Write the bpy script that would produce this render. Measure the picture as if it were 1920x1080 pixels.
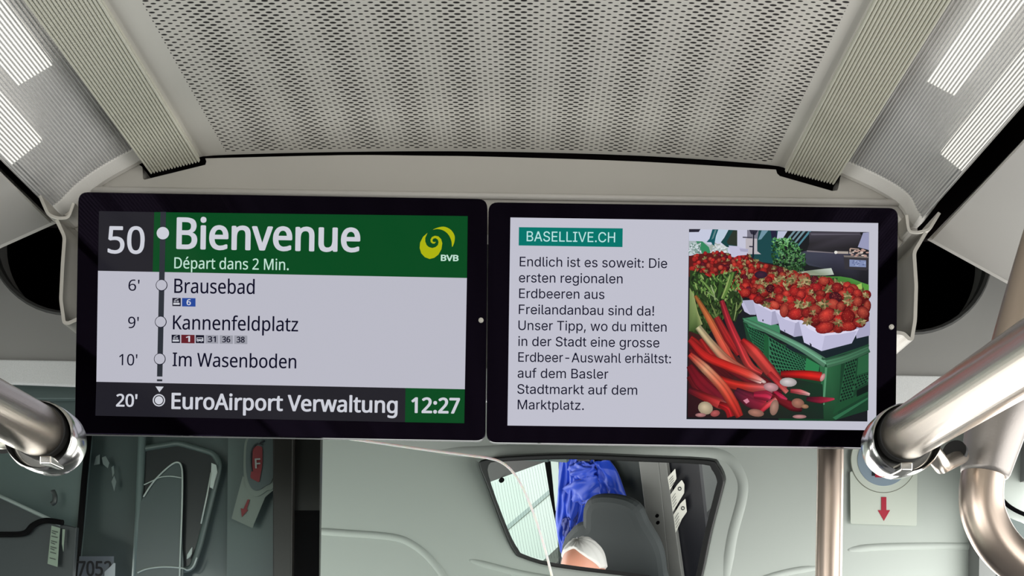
import bpy, math, random
from mathutils import Vector, Matrix
# ---------------------------------------------------------------- camera, sky, exposure
sc = bpy.context.scene
for _o in list(bpy.data.objects): bpy.data.objects.remove(_o)
F, VX, VY = 1750.0, 975.0, 1270.0          # focal length and level line of sight, in pixels of a 1920x1080 frame
ROLL = math.radians(0.9)
EYE = Vector((0, 0, 1.55))
cam_d = bpy.data.cameras.new('camera'); cam = bpy.data.objects.new('camera', cam_d); sc.collection.objects.link(cam)
cam_d.sensor_width = 36; cam_d.lens = 36 * F / 1920
cam_d.shift_x = (960 - VX) / 1920; cam_d.shift_y = (VY - 540) / 1920
cam_d.clip_start = 0.02
cr, sr = math.cos(ROLL), math.sin(ROLL)
cam.matrix_world = Matrix(((cr, -sr, 0, EYE.x), (0, 0, -1, EYE.y), (sr, cr, 0, EYE.z), (0, 0, 0, 1)))
cam.matrix_world = Matrix(((cr, -sr, 0, 0), (0, 0, -1, 0), (sr, cr, 0, 0), (0, 0, 0, 1)))
cam.matrix_world.translation = EYE
sc.camera = cam
world = bpy.data.worlds.new('world'); sc.world = world; world.use_nodes = True
wn = world.node_tree; bg = wn.nodes['Background']
tc = wn.nodes.new('ShaderNodeTexCoord'); sep = wn.nodes.new('ShaderNodeSeparateXYZ'); cr_ = wn.nodes.new('ShaderNodeValToRGB')
wn.links.new(tc.outputs['Generated'], sep.inputs[0]); wn.links.new(sep.outputs['Z'], cr_.inputs[0])
cr_.color_ramp.elements[0].position = 0.0; cr_.color_ramp.elements[0].color = (0.42, 0.42, 0.40, 1)
cr_.color_ramp.elements[1].position = 0.35; cr_.color_ramp.elements[1].color = (0.86, 0.95, 1.0, 1)
wn.links.new(cr_.outputs[0], bg.inputs[0]); bg.inputs[1].default_value = 1.95
vs = sc.view_settings; vs.view_transform = 'Standard'; vs.look = 'None'; vs.exposure = 0; vs.gamma = 1; vs.use_curve_mapping = False
sc.cycles.max_bounces = 10; sc.cycles.diffuse_bounces = 6; sc.cycles.sample_clamp_indirect = 6; sc.cycles.caustics_reflective = False; sc.cycles.caustics_refractive = False
sc.cycles.use_denoising = True

def window_light(x, y, z, w, h, rot, power, name='daylight'):
    l = bpy.data.lights.new(name, 'AREA'); l.shape = 'RECTANGLE'; l.size = w; l.size_y = h; l.energy = power; l.color = (1.0, 0.985, 0.955)
    o = bpy.data.objects.new(name, l); sc.collection.objects.link(o); o.location = (x, y, z); o.rotation_euler = rot
    return o
PI = math.pi
# daylight entering by the side windows, the windscreen and the rear window of the bus
WL = 1.22
window_light(-1.27, -1.9, 1.42, 4.4, 1.1, (PI/2, 0, -PI/2), 56*WL)
window_light(1.27, -1.5, 1.42, 5.2, 1.1, (PI/2, 0, PI/2), 62*WL)
window_light(1.27, 1.95, 1.3, 1.1, 1.5, (PI/2, 0, PI/2), 16*WL)
window_light(-1.27, 1.95, 1.3, 0.9, 1.0, (PI/2, 0, -PI/2), 10*WL)
window_light(0, 3.02, 1.2, 2.2, 1.0, (-PI/2, 0, 0), 22*WL)

# ---------------------------------------------------------------- helpers
def lin(c): return tuple(((v/255)/12.92 if v <= 10.3 else (((v/255)+0.055)/1.055)**2.4) for v in c[:3])
def ray(px, py):
    u = (px - VX)/F; v = (VY - py)/F
    return Vector((u*cr - v*sr, 1, u*sr + v*cr))
def P(px, py, D): return EYE + ray(px, py)*D
MW, MT = math.radians(18), math.radians(18.5)
MN = Vector((-math.sin(MW)*math.cos(MT), -math.cos(MW)*math.cos(MT), -math.sin(MT)))
M0 = P(1130, 960, 2.44)
def on_mirror(px, py, off=0):
    d = ray(px, py); s = ((M0 + MN*off - EYE).dot(MN))/d.dot(MN)
    return EYE + d*s
def M(px, py, y0):                         # where the line of sight lands on the plane y = y0 after the driver's mirror
    d = ray(px, py); q = on_mirror(px, py); o = d - 2*d.dot(MN)*MN
    return q + o*((y0 - q.y)/o.y)

MATS = {}
def mat(name, col, rough=0.5, metal=0.0, spec=0.5, bump=None, noise=None, coat=0.0, tint=None, emit=0.0, sheen=0):
    if name in MATS: return MATS[name]
    m = bpy.data.materials.new(name); m.use_nodes = True; nt = m.node_tree; b = nt.nodes['Principled BSDF']
    c = lin(col)
    b.inputs['Base Color'].default_value = (*c, 1); b.inputs['Roughness'].default_value = rough
    b.inputs['Metallic'].default_value = metal; b.inputs['Specular IOR Level'].default_value = spec
    b.inputs['Coat Weight'].default_value = coat; b.inputs['Coat Roughness'].default_value = 0.08
    if sheen: b.inputs['Sheen Weight'].default_value = sheen
    if tint: b.inputs['Specular Tint'].default_value = (*tint, 1)
    if emit:
        b.inputs['Base Color'].default_value = (0, 0, 0, 1)
        b.inputs['Emission Color'].default_value = (*c, 1); b.inputs['Emission Strength'].default_value = emit
    if noise or bump:
        tcn = nt.nodes.new('ShaderNodeTexCoord'); nz = nt.nodes.new('ShaderNodeTexNoise')
        mp = nt.nodes.new('ShaderNodeMapping'); nt.links.new(tcn.outputs['Object'], mp.inputs[0]); nt.links.new(mp.outputs[0], nz.inputs[0])
        sx = (noise or bump)[0]
        if isinstance(sx, tuple): mp.inputs['Scale'].default_value = sx; nz.inputs['Scale'].default_value = 1
        else: nz.inputs['Scale'].default_value = sx
        nz.inputs['Detail'].default_value = 4
        if noise:
            mx = nt.nodes.new('ShaderNodeMix'); mx.data_type = 'RGBA'
            k = noise[1]; mx.inputs['A'].default_value = (*[max(0, v*(1-k)) for v in c], 1); mx.inputs['B'].default_value = (*[min(1, v*(1+k)) for v in c], 1)
            nt.links.new(nz.outputs['Fac'], mx.inputs['Factor']); nt.links.new(mx.outputs['Result'], b.inputs['Base Color'])
        if bump:
            bn = nt.nodes.new('ShaderNodeBump'); bn.inputs['Strength'].default_value = bump[1]; bn.inputs['Distance'].default_value = 0.001
            nt.links.new(nz.outputs['Fac'], bn.inputs['Height']); nt.links.new(bn.outputs[0], b.inputs['Normal'])
    MATS[name] = m; return m

ORG = {}
def link(o): sc.collection.objects.link(o); return o
def thing(name, label, cat, loc, group=None):
    o = link(bpy.data.objects.new(name, None)); o.location = loc; o['label'] = label; o['category'] = cat; o.empty_display_size = 0.05
    if group: o['group'] = group
    ORG[o.name] = Vector(loc); return o
def tag(o, label, cat, group=None, kind=None):
    if label: o['label'] = label
    if cat: o['category'] = cat
    if group: o['group'] = group
    if kind: o['kind'] = kind
    return o
def obj(name, verts, faces, m, parent=None, smooth=False, label=None, bevel=0, sub=0, solid=0):
    verts = [Vector(v) for v in verts]
    if parent is not None: org = ORG[parent.name]
    else:
        n = len(verts); org = Vector((sum(v.x for v in verts)/n, sum(v.y for v in verts)/n, min(v.z for v in verts)))
    me = bpy.data.meshes.new(name); me.from_pydata([v - org for v in verts], [], faces); me.validate(); me.update()
    me.materials.append(m)
    if smooth: me.polygons.foreach_set('use_smooth', [True]*len(me.polygons))
    o = link(bpy.data.objects.new(name, me))
    if parent is not None: o.parent = parent
    else: o.location = org
    ORG[o.name] = org
    if label: o['label'] = label
    if solid: s = o.modifiers.new('solid', 'SOLIDIFY'); s.thickness = solid; s.offset = 0
    if bevel: b = o.modifiers.new('bevel', 'BEVEL'); b.width = bevel; b.segments = 3; b.limit_method = 'ANGLE'
    if sub: s = o.modifiers.new('sub', 'SUBSURF'); s.levels = sub; s.render_levels = sub
    return o
def struct(o): o['kind'] = 'structure'; return o
def box(name, lo, hi, m, parent=None, bevel=0, label=None):
    x0, y0, z0 = lo; x1, y1, z1 = hi
    v = [(x, y, z) for x in (x0, x1) for y in (y0, y1) for z in (z0, z1)]
    f = [(0,1,3,2), (4,6,7,5), (0,4,5,1), (2,3,7,6), (0,2,6,4), (1,5,7,3)]
    return obj(name, v, f, m, parent, bevel=bevel, label=label)
def fill2d(contours, extrude=0, bevel=0, offset=0, bres=2):
    cu = bpy.data.curves.new('tmp', 'CURVE'); cu.dimensions = '2D'; cu.fill_mode = 'BOTH' if (extrude or bevel) else 'BACK'
    cu.extrude = extrude; cu.bevel_depth = bevel; cu.bevel_resolution = bres; cu.offset = offset
    for c in contours:
        s = cu.splines.new('POLY'); s.points.add(len(c)-1)
        for i, p in enumerate(c): s.points[i].co = (p[0], p[1], 0, 1)
        s.use_cyclic_u = True
    o = bpy.data.objects.new('tmp', cu); me = o.to_mesh()
    vs_ = [tuple(v.co) for v in me.vertices]; fs = [tuple(p.vertices) for p in me.polygons]
    o.to_mesh_clear(); bpy.data.objects.remove(o); bpy.data.curves.remove(cu)
    return vs_, fs
def rnd(pts, r, n=5):                      # round the corners of a polygon
    out = []; N = len(pts)
    for i in range(N):
        p = Vector(pts[i]); a = Vector(pts[i-1]) - p; b = Vector(pts[(i+1) % N]) - p
        rr = min(r, a.length*0.45, b.length*0.45); A = p + a.normalized()*rr; B = p + b.normalized()*rr
        for k in range(n+1):
            t = k/n; q = A*(1-t)**2 + p*2*t*(1-t) + B*t*t; out.append((q.x, q.y))
    return out
def spline(pts, n=6, closed=False):        # Catmull-Rom through points of any dimension
    N = len(pts); out = []; pts = [Vector(p) for p in pts]
    for i in range(N if closed else N-1):
        g = (lambda k: pts[k % N]) if closed else (lambda k: pts[max(0, min(N-1, k))])
        p0, p1, p2, p3 = g(i-1), g(i), g(i+1), g(i+2)
        for k in range(n):
            t = k/n; out.append(0.5*((2*p1) + (p2-p0)*t + (2*p0-5*p1+4*p2-p3)*t*t + (3*p1-p0-3*p2+p3)*t**3))
    if not closed: out.append(pts[-1])
    return out
def shape(name, contours, D, m, parent=None, thick=4, bevel=0, mapf=None, direc=(0, 1, 0), offset=0, label=None, smooth=False, bres=2):
    """flat outline given in pixels, set on the plane at depth D, thickness and rounding also in pixels of that plane"""
    if contours and not hasattr(contours[0][0], '__len__'): contours = [contours]
    mapf = mapf or (lambda x, y: P(x, y, D)); d = Vector(direc); k = D/F
    cs = [[(x, -y) for x, y in c] for c in contours]
    v, f = fill2d(cs, max(0, thick/2 - bevel), bevel, offset, bres)
    w = [mapf(x, -y) + d*(z + thick/2)*k for x, y, z in v]
    return obj(name, w, f, m, parent, label=label, smooth=smooth)
def tube(name, pts, r, m, parent=None, seg=24, smooth_pts=0, caps=True, label=None, closed=False):
    pts = [Vector(p) for p in pts]
    if smooth_pts: pts = spline(pts, smooth_pts, closed)
    rs = list(r) if isinstance(r, (list, tuple)) else [r]*len(pts)
    if len(rs) != len(pts): q = [Vector((v, 0)) for v in rs]; rs = [v.x for v in spline(q, smooth_pts)]
    n = len(pts); V = []; Fc = []
    t0 = (pts[1]-pts[0]).normalized(); up = Vector((0, 0, 1)) if abs(t0.z) < 0.9 else Vector((1, 0, 0))
    nrm = t0.cross(up).normalized()
    for i, p in enumerate(pts):
        if closed: t = (pts[(i+1) % n]-pts[i-1]).normalized()
        else: t = (pts[min(n-1, i+1)]-pts[max(0, i-1)]).normalized()
        nrm = (nrm - t*nrm.dot(t)).normalized(); bn = t.cross(nrm)
        for k in range(seg):
            a = 2*PI*k/seg; V.append(p + (nrm*math.cos(a) + bn*math.sin(a))*rs[i])
    for i in range(n if closed else n-1):
        for k in range(seg):
            j = (i+1) % n
            Fc.append((i*seg+k, i*seg+(k+1) % seg, j*seg+(k+1) % seg, j*seg+k))
    o = obj(name, V, Fc + ([] if closed or not caps else [tuple(range(seg))[::-1], tuple(range((n-1)*seg, n*seg))]), m, parent, label=label)
    me = o.data; me.polygons.foreach_set('use_smooth', [len(p.vertices) == 4 for p in me.polygons])
    return o
def lathe_y(name, c, prof, m, parent=None, seg=48, smooth=True):   # profile [(radius, y)] turned about the axis through c along y
    V = [Vector((c[0] + r*math.cos(2*PI*k/seg), c[1] + y, c[2] + r*math.sin(2*PI*k/seg))) for r, y in prof for k in range(seg)]
    Fc = [(i*seg+k, i*seg+(k+1) % seg, (i+1)*seg+(k+1) % seg, (i+1)*seg+k) for i in range(len(prof)-1) for k in range(seg)]
    o = obj(name, V, Fc, m, parent, smooth=smooth)
    if smooth:
        e = o.modifiers.new('edges', 'EDGE_SPLIT'); e.split_angle = math.radians(40)
    return o
def extrude_y(name, prof, y0, y1, m, parent=None, closed=True, smooth=False, label=None, ny=1):   # prof: world (x,z) points
    n = len(prof); V = [Vector((x, y0+(y1-y0)*j/ny, z)) for j in range(ny+1) for x, z in prof]
    Fc = [(j*n+i, j*n+(i+1) % n, (j+1)*n+(i+1) % n, (j+1)*n+i) for j in range(ny) for i in range(n if closed else n-1)]
    if closed: Fc += [tuple(range(n)), tuple(range(ny*n, (ny+1)*n))[::-1]]
    return obj(name, V, Fc, m, parent, smooth=smooth, label=label)
def xz(px, py, D=1.3): p = P(px, py, D); return (p.x, p.z)

# ---------------------------------------------------------------- materials
m_ceil_plain = mat('grey_roof_lining', (172, 171, 166), 0.6)
m_header = mat('warm_grey_panel', (172, 168, 161), 0.55, noise=(30, 0.015))
m_strip = mat('champagne_ribbed_plastic', (203, 202, 188), 0.45)
m_cove = mat('ribbed_diffuser_plastic', (206, 205, 203), 0.16, spec=0.6)
m_clear = bpy.data.materials.new('clear_rib_valley'); m_clear.use_nodes = True; _n = m_clear.node_tree; _n.nodes.clear()
_o, _m, _t, _b = (_n.nodes.new(k) for k in ('ShaderNodeOutputMaterial', 'ShaderNodeMixShader', 'ShaderNodeBsdfTransparent', 'ShaderNodeBsdfPrincipled'))
_b.inputs['Base Color'].default_value = (.6, .6, .59, 1); _b.inputs['Roughness'].default_value = .2; _m.inputs[0].default_value = .48
_n.links.new(_t.outputs[0], _m.inputs[1]); _n.links.new(_b.outputs[0], _m.inputs[2]); _n.links.new(_m.outputs[0], _o.inputs[0])
m_led = mat('led_rod', (255, 252, 240), .5, emit=1.8)
m_tray = mat('lamp_tray', (226, 225, 226), .7)
m_coverim = mat('diffuser_end_trim', (236, 233, 227), 0.6, bump=(900, 0.3))
m_side = mat('light_duct_panel', (186, 183, 178), 0.55)
m_black = mat('matt_black', (7, 7, 8), 0.9, spec=0.03)
m_gap = mat('shadow_gap_black', (22, 17, 18), 0.9, spec=0.1)
m_bulk = mat('grey_bulkhead', (160, 159, 155), 0.6, bump=(1400, 0.15))
m_grain = mat('pale_grained_edge_strip', (232, 236, 233), 0.8, noise=(900, 0.25))  # sunlight on the bulkhead lip is put into this pale colour
m_front = mat('front_cover_grey_green', (186, 194, 187), 0.5)
m_frame = mat('bezel_glass', (2, 1, 3), 0.05, spec=0.13, tint=(0.62, 0.45, 0.95))
m_chassis = mat('brushed_aluminium_edge', (58, 58, 60), 0.5, metal=0.5)
m_back = mat('black_chassis', (14, 14, 15), 0.6)
m_alu = mat('cast_aluminium', (196, 192, 184), 0.42, metal=0.55, bump=(160, 0.2))
m_steel = mat('brushed_steel', (222, 212, 200), 0.27, metal=1.0)
m_steel_dull = mat('brushed_steel_brown', (184, 168, 155), 0.30, metal=1.0)
m_chrome = mat('polished_chrome', (226, 224, 220), 0.17, metal=1.0)
m_rubber = mat('black_rubber', (16, 16, 16), 0.7)
m_sleeve = mat('grey_metal_sleeve', (150, 144, 140), 0.38, metal=0.7, bump=(500, 0.1))
m_shell = mat('bus_outer_shell', (120, 122, 120), 0.7)
m_floor = mat('dark_speckled_bus_floor', (88, 88, 90), 0.6, noise=(400, 0.3))

# ---------------------------------------------------------------- bus shell
YB, YF = -5.0, 3.05
def wall_with_hole(name, pts, holes, m, thick, axis):
    """outline and window openings in the (along, height) plane; axis 'x' is a side wall at x=pts0, axis 'y' an end wall"""
    v, f = fill2d([pts] + holes, thick/2, 0)
    if axis[0] == 'x': w = [(axis[1] + z, x, y) for x, y, z in v]
    else: w = [(x, axis[1] + z, y) for x, y, z in v]
    return struct(obj(name, w, f, m))
def rect(a, b, c, d): return [(a, c), (b, c), (b, d), (a, d)]
wins = [rect(-4.4, -2.8, .88, 1.96), rect(-2.65, -1.05, .88, 1.96), rect(-.9, 1.15, .88, 1.96)]
low_wins = wins[:2] + [rect(-.9, .28, .88, 1.96), rect(.34, 1.3, .35, 1.96)]
wall_with_hole('wall_left', rect(YB, YF, 0, 2.4), low_wins + [rect(1.5, 2.4, .8, 1.8)], m_shell, .05, ('x', -1.25))
wall_with_hole('wall_right', rect(YB, YF, 0, 2.4), wins + [rect(1.4, 2.5, .4, 2.05)], m_shell, .05, ('x', 1.25))
wall_with_hole('wall_rear', rect(-1.25, 1.25, 0, 2.4), [rect(-.9, .9, 1.1, 1.9)], m_shell, .05, ('y', YB))
wall_with_hole('wall_front', rect(-1.25, 1.25, 0, 2.4), [rect(-1.1, 1.1, .8, 1.7)], m_shell, .05, ('y', YF))
struct(box('floor', (-1.25, YB, -.05), (1.25, YF, 0), m_floor))
struct(box('roof', (-1.28, YB, 2.40), (1.28, YF+.03, 2.45), m_black)).name = 'trim_2'

# ---------------------------------------------------------------- perforated ceiling
def hole_material():
    m = bpy.data.materials.new('perforated_sheet'); m.use_nodes = True; nt = m.node_tree; N = nt.nodes; L = nt.links; b = N['Principled BSDF']
    geo = N.new('ShaderNodeNewGeometry'); s = N.new('ShaderNodeSeparateXYZ'); L.new(geo.outputs['Position'], s.inputs[0])
    def mth(op, a, c=None, d=None):
        n = N.new('ShaderNodeMath'); n.operation = op
        for i, q in enumerate((a, c, d)):
            if q is None: continue
            if isinstance(q, (int, float)): n.inputs[i].default_value = q
            else: L.new(q, n.inputs[i])
        return n.outputs[0]
    PX, PY = 0.01335, 0.0088
    X = mth('ADD', s.outputs['X'], 5.0); Y = mth('ADD', s.outputs['Y'], 10.0)
    wave = mth('SINE', mth('MULTIPLY', X, 2*PI/0.069))
    size = mth('MULTIPLY_ADD', wave, 0.15, 0.80)
    ds = []
    for k in (0, .5):
        fx = mth('SUBTRACT', mth('FRACT', mth('ADD', mth('DIVIDE', X, PX), k)), .5)
        fy = mth('SUBTRACT', mth('FRACT', mth('ADD', mth('DIVIDE', Y, PY), k)), .5)
        ax = mth('DIVIDE', mth('MULTIPLY', fx, PX), 0.0040); ay = mth('DIVIDE', mth('MULTIPLY', fy, PY), 0.0016)
        ds.append(mth('SQRT', mth('ADD', mth('MULTIPLY', ax, ax), mth('MULTIPLY', ay, ay))))
    d = mth('MINIMUM', ds[0], ds[1])
    r = N.new('ShaderNodeMapRange'); L.new(d, r.inputs['Value'])
    L.new(mth('SUBTRACT', size, .12), r.inputs['From Min']); L.new(mth('ADD', size, .12), r.inputs['From Max'])
    inx = mth('LESS_THAN', mth('ABSOLUTE', mth('ADD', s.outputs['X'], .041)), .378); iny = mth('LESS_THAN', s.outputs['Y'], 1.292)
    fac = mth('SUBTRACT', 1.0, mth('MULTIPLY', mth('SUBTRACT', 1.0, r.outputs[0]), mth('MULTIPLY', inx, iny)))
    mx = N.new('ShaderNodeMix'); mx.data_type = 'RGBA'; mx.inputs['A'].default_value = (*lin((22, 17, 15)), 1); mx.inputs['B'].default_value = (*lin((202, 199, 191)), 1)
    L.new(fac, mx.inputs['Factor']); L.new(mx.outputs['Result'], b.inputs['Base Color']); b.inputs['Roughness'].default_value = .6
    return m
JD = 1.3
cz = [xz(372, 300), xz(400, 291.5), xz(640, 285), xz(900, 284), xz(1200, 292), xz(1440, 309), xz(1474, 320)]
cprof = [tuple(v) for v in spline(cz, 5)]
ceil = extrude_y('ceiling', cprof + [(x, z+.012) for x, z in reversed(cprof)], YB, JD, hole_material(), smooth=False); struct(ceil)
# ribbed strips either side of the perforated ceiling
def ribbed(p0, p1, n, depth, thick, curve=None, duty=.5):
    """profile between world points p0 and p1 with n ribs standing proud by depth, backed by a plate"""
    a = Vector(p0); b = Vector(p1); d = b-a; nn = Vector((-d.y, d.x)).normalized()
    if nn.y > 0: nn = -nn                                    # points down into the bus
    base = (lambda t: a + d*t) if curve is None else curve
    pts = []
    for i in range(n):
        for t, h in ((0.08, 0), (0.28, 1), (0.62, 1), (0.86, 0)):
            q = base((i+t)/n); pts.append((q.x + nn.x*depth*h, q.y + nn.y*depth*h))
    e0, e1 = base(0), base(1)
    pts = [tuple(e0)] + pts + [tuple(e1)] + [tuple(base(t) - nn*thick) for t in [1-.1*k for k in range(11)]]
    return pts
for p0, p1, lab in ((xz(283, 327), xz(377, 304), 'champagne ribbed trim strip left of the perforated ceiling'), (xz(1563, 347), xz(1470, 323), 'champagne ribbed trim strip right of the perforated ceiling')):
    o = extrude_y('ribbed_trim_strip', ribbed(p0, p1, 17, .0020, .012), YB, JD-.004, m_strip)
    tag(o, lab, 'trim strip')
    a, b = Vector(p0), Vector(p1); up = Vector((0, .004))
# black sheet painting the shade in the void above and behind the linings
struct(box('shadow_void', (-1.2, JD+.035, 2.187), (1.2, JD+.045, 2.4), m_gap)).name = 'trim_1'

# curved ribbed light diffusers
def cove(ps, lab, leds):
    q = [Vector(xz(*p)) for p in ps]; cv = spline(q, 12)
    L_ = [0]
    for i in range(1, len(cv)): L_.append(L_[-1] + (cv[i]-cv[i-1]).length)
    def base(t):
        s = max(0, min(1, t))*L_[-1]
        for i in range(1, len(cv)):
            if s <= L_[i] + 1e-9: k = (s-L_[i-1])/(L_[i]-L_[i-1]); return cv[i-1]*(1-k) + cv[i]*k
        return cv[-1]
    t = thing('light_diffuser', lab, 'light diffuser', (q[0].x, JD, q[0].y))
    nr = 42; pr = []; c0, c1 = base(0), base(1); nn = Vector((-(c1-c0).y, (c1-c0).x)).normalized()
    if nn.y > 0: nn = -nn
    for i in range(nr):
        for u, h in ((0, 0), (.5, 0), (.6, 1), (.9, 1)): v = base((i+u)/nr) + nn*.0007*h; pr.append((v.x, v.y))
    pr.append(tuple(c1))
    o = extrude_y('ribbed_cover', pr, YB, JD-.02, m_cove, t, closed=False); o.data.materials.append(m_clear)
    for i, p in enumerate(o.data.polygons): p.material_index = 1 if i % 4 == 0 else 0
    pn = base(1)-base(0); pn = Vector((-pn.y, pn.x)).normalized()
    if pn.y < 0: pn = -pn
    for t0, t1, ye in leds:
        a, b = base(t0) + pn*.010, base(t1) + pn*.010
        extrude_y('led_rod', [tuple(a), tuple(b), tuple(b + pn*.004), tuple(a + pn*.004)], YB+.1, ye, m_led, t)
    tr = [tuple(base(k/10) + pn*.030) for k in range(11)]
    extrude_y('lamp_tray', tr + [(x + pn.x*.004, z + pn.y*.004) for x, z in reversed(tr)], YB, JD-.02, m_tray, t)
    ec = [base(k/20) + pn*.001 for k in range(21)]; V = [Vector((v.x, JD-.024, v.y)) for v in ec] + [Vector((v.x + pn.x*.034, JD-.024, v.y + pn.y*.034)) for v in ec]
    obj('tray_end', V, [(i, i+1, 22+i, 21+i) for i in range(20)], m_tray, t)
    rim = [base(k/20) for k in range(21)]; nn = (rim[-1]-rim[0]); nn = Vector((-nn.y, nn.x)).normalized()
    if nn.y > 0: nn = -nn
    n = len(rim); V = []
    for y, a in ((JD-.026, .0), (JD-.024, .0015), (JD-.008, .0075), (JD-.001, .007), (JD-.001, -.012)): V += [Vector((v.x + nn.x*a, y, v.y + nn.y*a)) for v in rim]
    obj('end_trim', V, [(j*n+i, j*n+i+1, (j+1)*n+i+1, (j+1)*n+i) for j in range(4) for i in range(n-1)], m_coverim, t, smooth=False)
    return t
cove([(80, 362), (104, 402), (125, 396), (160, 362), (205, 330), (270, 294)], 'ribbed light diffuser panel along the left of the roof', [(.60, .86, 1.10), (.20, .48, 1.19)])
cove([(1572, 318), (1640, 349), (1688, 380), (1708, 414), (1722, 420), (1752, 384)], 'ribbed light diffuser panel along the right of the roof', [(.20, .42, 1.10), (.58, .84, 1.19)])

# side duct panels beyond the diffusers
def duct(ps, lab):
    pr = [xz(*p) for p in ps]
    o = extrude_y('side_duct_panel', pr, YB, JD, m_side)
    b = o.modifiers.new('bevel', 'BEVEL'); b.width = .0025; b.segments = 3; b.limit_method = 'ANGLE'; tag(o, lab, 'duct panel')
duct([(99, 418), (-60, 489), (-150, 380), (-150, 100), (-120, 200)], 'pale duct panel at the upper left beside the black gap')
duct([(1744, 449), (1893, 531), (1990, 420), (2060, 120), (2020, 160)], 'pale duct panel at the upper right beside the black gap')

# ---------------------------------------------------------------- header panel above the displays
top = [(385, 297), (640, 291), (800, 292), (925, 294), (1200, 303), (1455, 318)]
top = [tuple(v) for v in spline(top, 4)]
hdr = [(120, 420), (120, 330), (240, 296), (267, 313), (268, 335)] + [(271, 337), (385, 309), (387, 303)] + top + [(1457, 325), (1462, 330), (1560, 358), (1570, 357), (1572, 352), (1576, 330), (1600, 318), (1720, 380), (1720, 460)]
h = shape('header_panel', hdr, JD, m_header, thick=40, bevel=0)
tag(h, 'warm grey header panel between the perforated ceiling and the displays', 'panel')
lip = tube('rounded_lip', [P(150, 355, JD-.004), P(1700, 380, JD-.004)], .0042, mat('header_lip', (190, 186, 180), .5), h, seg=16)
# notch linings, the little corner pieces that close the strip ends

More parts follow.
